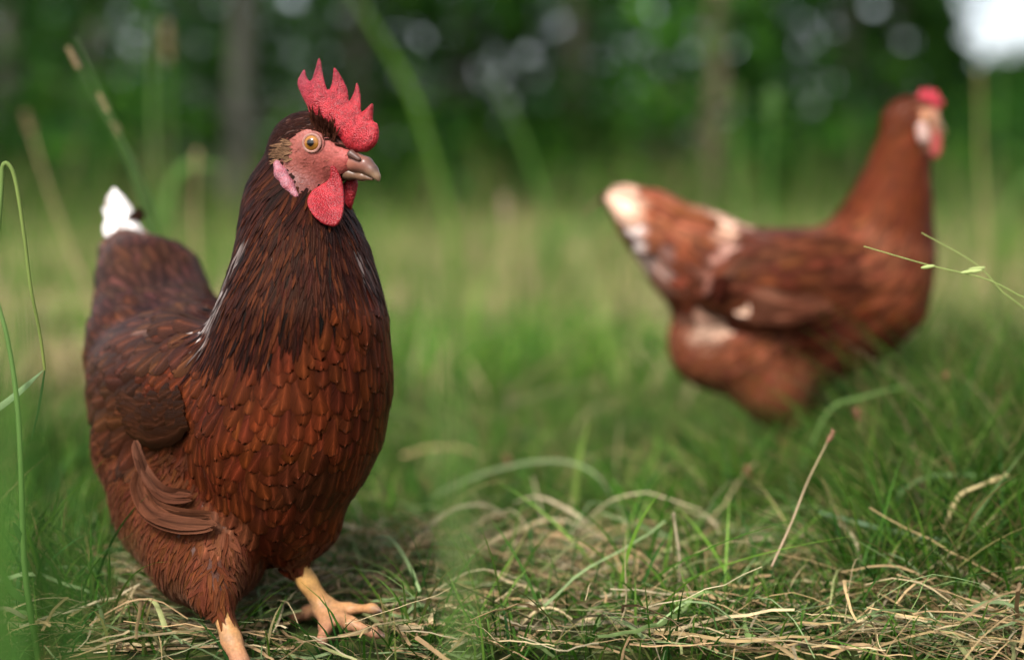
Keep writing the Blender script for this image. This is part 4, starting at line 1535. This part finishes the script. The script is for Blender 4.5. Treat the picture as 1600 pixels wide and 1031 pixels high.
blade_thing([G(-10, .40, 0), P(0, 750, .40), P(18, 520, .40), P(10, 380, .40)], .0028, (.07, .16, .03), "tallest blurred green blade at the left edge")
blade_thing([G(890, 1.32, 0), P(896, 800, 1.32), P(905, 720, 1.32), P(920, 655, 1.32)], .0065, (.17, .25, .05), "light green upright blade between the two hens")
blade_thing([G(560, 1.5, 0), P(620, 800, 1.42), P(740, 745, 1.36), P(850, 720, 1.32), P(930, 740, 1.3), P(985, 830, 1.28)], .0036, (.20, .25, .12), "pale blade arching low over the ground between the hens")
blade_thing([G(1240, 1.3, .02), P(1290, 650, 1.3), P(1350, 620, 1.3), P(1440, 597, 1.3)], .0032, (.13, .22, .06), "light green blade leaning right below the second hen's breast")
blade_thing([G(1330, 1.15, .01), P(1420, 760, 1.15), P(1500, 742, 1.15), P(1610, 752, 1.15)], .0030, (.12, .19, .07), "grey green blade lying level at the right, under the brown buds")
blade_thing([G(1430, 1.08, 0), P(1470, 900, 1.08), P(1530, 800, 1.08), P(1610, 690, 1.08)], .0032, (.11, .18, .06), "grey green blade slanting up to the right edge")
blade_thing([P(1280, 800, 1.12), P(1400, 830, 1.1), P(1520, 850, 1.08), P(1630, 858, 1.06)], .0026, (.14, .22, .12), "pale blade lying level across the lower right")
blade_thing([G(1500, .97, 0), P(1470, 980, .97), P(1442, 942, .97)], .0026, (.42, .44, .26), "sharp pale blade with cut tip at the lower right", (.2, -.9, .3))
blade_thing([G(1425, .97, 0), P(1412, 1000, .97), P(1388, 946, .97)], .0030, (.06, .15, .04), "sharp dark green blade left of the pale cut one")
blade_thing([G(1600, .96, 0), P(1590, 990, .96), P(1588, 940, .96), P(1600, 905, .96)], .0032, (.05, .13, .03), "sharp green blade in the lower right corner")
blade_thing([G(1520, .965, 0), P(1545, 985, .965), P(1580, 955, .965)], .0016, (.26, .30, .10), "thin yellow green blade beside the green one in the lower right corner")

# sharp thin stems crossing in front of the second hen
def twig(ctrl, label, buds, r=.0006):
    root = empty("thin_stem", ctrl[0])
    tag(root, label, "stem", "thin stems across the second hen")
    c = spline(ctrl, 20)
    V, Fq, C, U = tube(c, np.linspace(r, r * .6, 20), 6, (.22, .30, .08), (.30, .36, .12))
    mesh_obj("stem", V, Fq, M_GRASS, root, C, U)
    for b in buds:
        s = Shape()
        s.ell(b, np.array([norm(c[-1] - c[0]), Z, np.array([0, -1, 0])]), (.0026, .0016, .0016), .002)
        v, f = s.mesh(.0006)
        mesh_obj("bud", v, f, M_GRASS, root, np.tile(np.array([.36, .42, .16]), (len(v), 1)))


twig([G(1760, 1.0, 0), P(1700, 520, 1.0), P(1600, 466, 1.0), P(1540, 436, 1.0), P(1450, 414, 1.0), P(1350, 385, 1.0)], "long thin stem reaching across the second hen's breast", [P(1524, 424, 1.0), P(1450, 417, 1.0), P(1512, 425, 1.0)])
twig([G(1700, 1.02, 0), P(1640, 560, 1.02), P(1560, 450, 1.02), P(1518, 408, 1.02), P(1440, 364, 1.02)], "short thin stem ending before the second hen's neck", [P(1526, 420, 1.02)])
# dry stem with its knob, and a few brown buds in the grass on the right
stalk([P(1206, 884, 1.0), P(1236, 818, 1.02), P(1262, 752, 1.04), P(1293, 690, 1.05)], .0008, .0006, (.42, .30, .2), (.35, .28, .15),
      "dry straight stem leaning right with a brown knob below the second hen", (.010, .0035, (.28, .15, .09), 30), None, "dry_stem", "dry stem", "dry stems")
stalk([G(1066, 1.05, -.005), P(1062, 880, 1.05), P(1054, 815, 1.05)], .0013, .0010, (.36, .28, .18), (.40, .34, .22), "dry upright stem with a pale tip between the hens", (.006, .0022, (.5, .42, .28), 20), None, "dry_stem", "dry stem", "dry stems")
stalk([G(890, 1.22, -.005), P(889, 830, 1.22), P(893, 780, 1.22)], .0028, .0020, (.26, .2, .11), (.3, .26, .13), "short brown stem at the foot of the light green blade between the hens", None, None, "dry_stem", "dry stem", "dry stems")
stalk([P(1475, 828, 1.1), P(1488, 795, 1.1), P(1502, 772, 1.1), P(1540, 755, 1.1)], .0022, .0014, (.42, .34, .16), (.44, .36, .18), "kinked dry stem with seed husks in the green grass at the right", (.018, .0035, (.40, .32, .15), 30), None, "dry_stem", "dry stem", "dry stems")
BUDS = [(1341, 657, 1.28, "brown bud below the second hen's breast"), (1480, 601, 1.35, "brown bud highest up on the right side of the grass"), (1489, 736, 1.18, "brown bud above the kinked dry stem"),
        (1172, 746, 1.28, "brown bud to the left of the leaning dry stem"), (1565, 615, 1.35, "brown bud nearest to the right edge"), (797, 728, 1.4, "lone brown bud in the open grass between the hens")]
for px, py, d, lb in BUDS:
    b = P(px, py, d)
    stalk([np.array([b[0] + .012, d + .01, -.005]), np.array([b[0] + .009, d, b[2] * .5]), b], .0009, .0007, GD, (.2, .2, .07), lb, (.009, .0045, (.34, .17, .10), 45), None, "flower_bud", "bud", "brown buds in the grass")


# ================================================================ TREES AND SHRUBS
GAPS = [(920, 62, 9.5), (1000, 70, 10.3), (1275, 62, 10.3), (1290, 102, 6.9), (460, 2, 12.0), (556, 4, 12.0), (1362, 12, 12.0), (1412, 62, 9.5), (1437, 120, 9.5), (1395, 30, 7.7), (18, 165, 6.9), (790, 270, 6.0), (330, 262, 6.0)]


def leaf_mesh(cent, size, rng, col, droop=.5):
    """one bent leaf per centre"""
    n = len(cent)
    d = norm(rng.normal(0, 1, (n, 3)) + np.array([0, 0, -droop]))
    nn = norm(np.cross(d, rng.normal(0, 1, (n, 3))) + np.array([0, -.25, .8]))
    nn = norm(nn - (nn * d).sum(1, keepdims=True) * d)
    s = np.cross(nn, d)
    L = size[:, None]
    v = np.stack([cent - d * L * .5, cent + s * L * .28 + nn * L * .06, cent + d * L * .5 - nn * L * .1, cent - s * L * .28 + nn * L * .06], 1)
    Fq = np.arange(n * 4).reshape(-1, 4)
    C = np.repeat(col, 4, 0)
    return v.reshape(-1, 3), Fq, C, np.tile(np.array([[.5, 0], [1, .5], [.5, 1], [0, .5]]), (n, 1))


def leaf_cols(n, rng, cent, tone):
    base = np.array([[.014, .050, .006], [.020, .068, .007], [.036, .100, .008], [.010, .042, .010]])
    c = base[rng.integers(0, 4, n)]
    cl = vnoise(cent, .9, 13)[:, None]
    return c * (.45 + 1.2 * cl) * tone * rng.uniform(.7, 1.3, (n, 1))


def open_gaps(p, rng):
    x, y = proj(p)
    m = np.ones(len(p), bool)
    for gx0, gy0, r in GAPS:
        m &= np.hypot(x - gx0, y - gy0) > r * rng.uniform(.8, 1.15, len(p))
    return m


def tree(px, d, wpx, height, label, seed, lean=0.0, tone=1.0, bark=(.10, .075, .055), nclump=40, low=1.2, spread=1.9, leaf=.16, name="tree"):
    rng = np.random.default_rng(seed)
    g = G(px, d, -.05)
    root = empty(name, g)
    tag(root, label, "tree", "trees at the edge of the wood")
    r0 = wpx * d / F / 2
    K = 14
    t = np.linspace(0, 1, K)
    c = g[None, :] + np.stack([lean * t * height + .10 * np.sin(t * 5 + seed), .08 * np.sin(t * 4 + seed * 2), t * height], -1)
    parts = [tube(c, r0 * (1.25 - .25 * np.minimum(t * 12, 1)) * (1 - .75 * t), 12, bark)]
    cents = []
    for i in range(nclump):
        z = rng.uniform(low, height * 1.05)
        f = min(z / height, .98)
        b0 = c[int(f * (K - 1))]
        az = rng.uniform(0, 2 * np.pi)
        rad = spread * rng.uniform(.35, 1.0) * (1.0 - .35 * abs(f - .55))
        e = b0 + np.array([math.cos(az) * rad, math.sin(az) * rad, rng.uniform(-.45, .35)])
        if i % 2 == 0:
            mid = (b0 + e) / 2 + np.array([0, 0, .15])
            parts.append(tube(spline([b0 - np.array([0, 0, .3]), mid, e], 7), np.linspace(max(r0 * .28 * (1 - .6 * f), .015), .008, 7), 6, np.array(bark) * .9))
        cents.append(e)
    V, Fq, C, U = joinm(parts)
    mesh_obj("trunk", V, Fq, M_BARK, root, C, U)
    cents = np.array(cents)
    per = 85
    p = np.repeat(cents, per, 0) + rng.normal(0, 1, (len(cents) * per, 3)) * np.repeat(rng.uniform(.18, .42, (len(cents), 1)), per, 0) * np.array([1, 1, .7])
    p = p[open_gaps(p, rng)]
    p = p[p[:, 2] > .1]
    col = leaf_cols(len(p), rng, p, tone)
    mesh_obj("crown", *[leaf_mesh(p, leaf * rng.uniform(.6, 1.3, len(p)), rng, col)[k] for k in (0, 1)], M_LEAF, root, col.repeat(4, 0))
    return root


def shrub(px, d, wm, hm, label, seed, tone=1.0, leaf=.13):
    rng = np.random.default_rng(seed)
    g = G(px, d, -.05)
    root = empty("shrub", g)
    tag(root, label, "shrub", "shrubs at the edge of the wood")
    parts = []
    cents = []
    for i in range(26):
        az = rng.uniform(0, 2 * np.pi); q = rng.random() ** .6
        e = g + np.array([math.cos(az) * wm * q, math.sin(az) * wm * .7 * q, hm * rng.uniform(.2, 1.0) * (1 - .45 * q)])
        cents.append(e)
        parts.append(tube(spline([g + np.array([math.cos(az) * .05, math.sin(az) * .05, 0]), (g + e) / 2 + np.array([0, 0, .1 * hm]), e], 6), np.linspace(.025, .006, 6), 5, (.07, .05, .035)))
    V, Fq, C, U = joinm(parts)
    mesh_obj("stems", V, Fq, M_BARK, root, C, U)
    cents = np.array(cents)
    per = 80
    p = np.repeat(cents, per, 0) + rng.normal(0, 1, (len(cents) * per, 3)) * np.array([.26, .26, .2]) * min(1, wm)
    p = p[open_gaps(p, rng)]
    p = p[p[:, 2] > .05]
    col = leaf_cols(len(p), rng, p, tone)
    lm = leaf_mesh(p, leaf * rng.uniform(.6, 1.3, len(p)), rng, col)
    mesh_obj("foliage", lm[0], lm[1], M_LEAF, root, lm[2])
    return root


tree(1130, 13, 36, 7.5, "tree with a pale tan trunk behind the gap between the hens", 4, .004, 1.2, (.13, .092, .058), 50, 1.38)
tree(395, 12, 46, 7.5, "tree with a thick grey trunk behind the first hen's neck", 5, -.01, .9, (.03, .03, .02), 54, .9)
tree(885, 15, 36, 7.0, "slim dark tree left of the pale tan trunk", 6, .0, .9, (.05, .04, .03), 34, 1.5)
tree(705, 16, 40, 7.0, "dark trunked tree in the middle of the wood's edge", 7, .02, .7, (.04, .035, .028), 36, 1.3)
tree(1045, 17, 22, 6.5, "thin tree close to the left of the pale tan trunk", 8, -.01, .9, (.07, .055, .04), 30, 1.0)
tree(1330, 16, 38, 6.5, "tree behind the back of the second hen's neck", 9, .01, .8, (.05, .042, .03), 38, .9)
tree(1395, 19, 30, 5.6, "tree whose loose crown borders the bright sky", 10, .0, .7, (.045, .04, .03), 26, 1.0, .75)
tree(160, 14, 40, 7.0, "dark tree behind the tail of the first hen", 11, .01, .7, (.045, .04, .03), 38, 1.0)
tree(10, 15, 44, 7.0, "tree at the far left of the wood's edge", 12, .01, .8, (.05, .045, .03), 38, .9)
tree(560, 15, 30, 7.0, "tree behind the comb of the first hen", 14, -.01, .9, (.05, .042, .03), 36, 1.3)
SHR = [(60, 13, 1.3, 1.5, "shrub at the left edge of the wood", .8), (250, 15, 1.4, 1.3, "shrub behind the bunch of fine stems", .7), (500, 14.5, 1.2, 1.1, "low shrub hidden behind the first hen's head", .8),
       (640, 14, 1.2, 1.2, "shrub right of the first hen's beak", .9), (800, 15, 1.2, 1.0, "dark low shrub in the middle", .6), (965, 14.5, 1.2, 1.5, "bright shrub above the second hen's tail", 1.6),
       (1215, 14, 1.1, 1.4, "bright shrub right of the pale tan trunk", 1.3), (1320, 13, 1.0, 1.1, "shrub in front of the tree behind the second hen's neck", .8), (1530, 15, 1.3, 1.35, "shrub under the bright sky at the right", 1.0),
       (1640, 14, 1.2, 1.6, "shrub cut by the right edge", 1.0)]
for i, (px, d, wm, hm, lb, tn_) in enumerate(SHR):
    shrub(px, d, wm, hm, lb, 40 + i, tn_)

# the wood behind: one mass
rngw = np.random.default_rng(88)
n = 60000
px_ = rngw.uniform(-500, 2100, n)
dd = rngw.uniform(19, 30, n)
edge = np.interp(px_, [-500, 1340, 1420, 1460, 1490, 1500, 1560, 1620, 1700, 2100], [-450, -450, -180, -60, 40, 92, 112, 88, 60, -150])
edge = edge + rngw.normal(0, 9, n) + 60 * (vnoise(np.stack([px_ / 26, dd * .5, dd * 0], -1), 1.0, 3) - .5) * np.where(px_ < 1490, 1, .35)
top = CAM_H + (HORIZON - edge) / F * dd                  # the tree line dips on the right, where the open sky shows
zz = rngw.random(n) ** .9 * top
p = np.stack([(px_ - 800) / F * dd, dd, zz], -1)
pn = vnoise(p, .8, 17)
p = p[pn > .28]
p = p[open_gaps(p, rngw)]
col = leaf_cols(len(p), rngw, p, .75)
lm = leaf_mesh(p, .30 * rngw.uniform(.6, 1.3, len(p)), rngw, col)
tag(mesh_obj("distant_wood", lm[0], lm[1], M_LEAF, None, lm[2]), "dense dark green wood filling the background", "wood", kind="stuff")
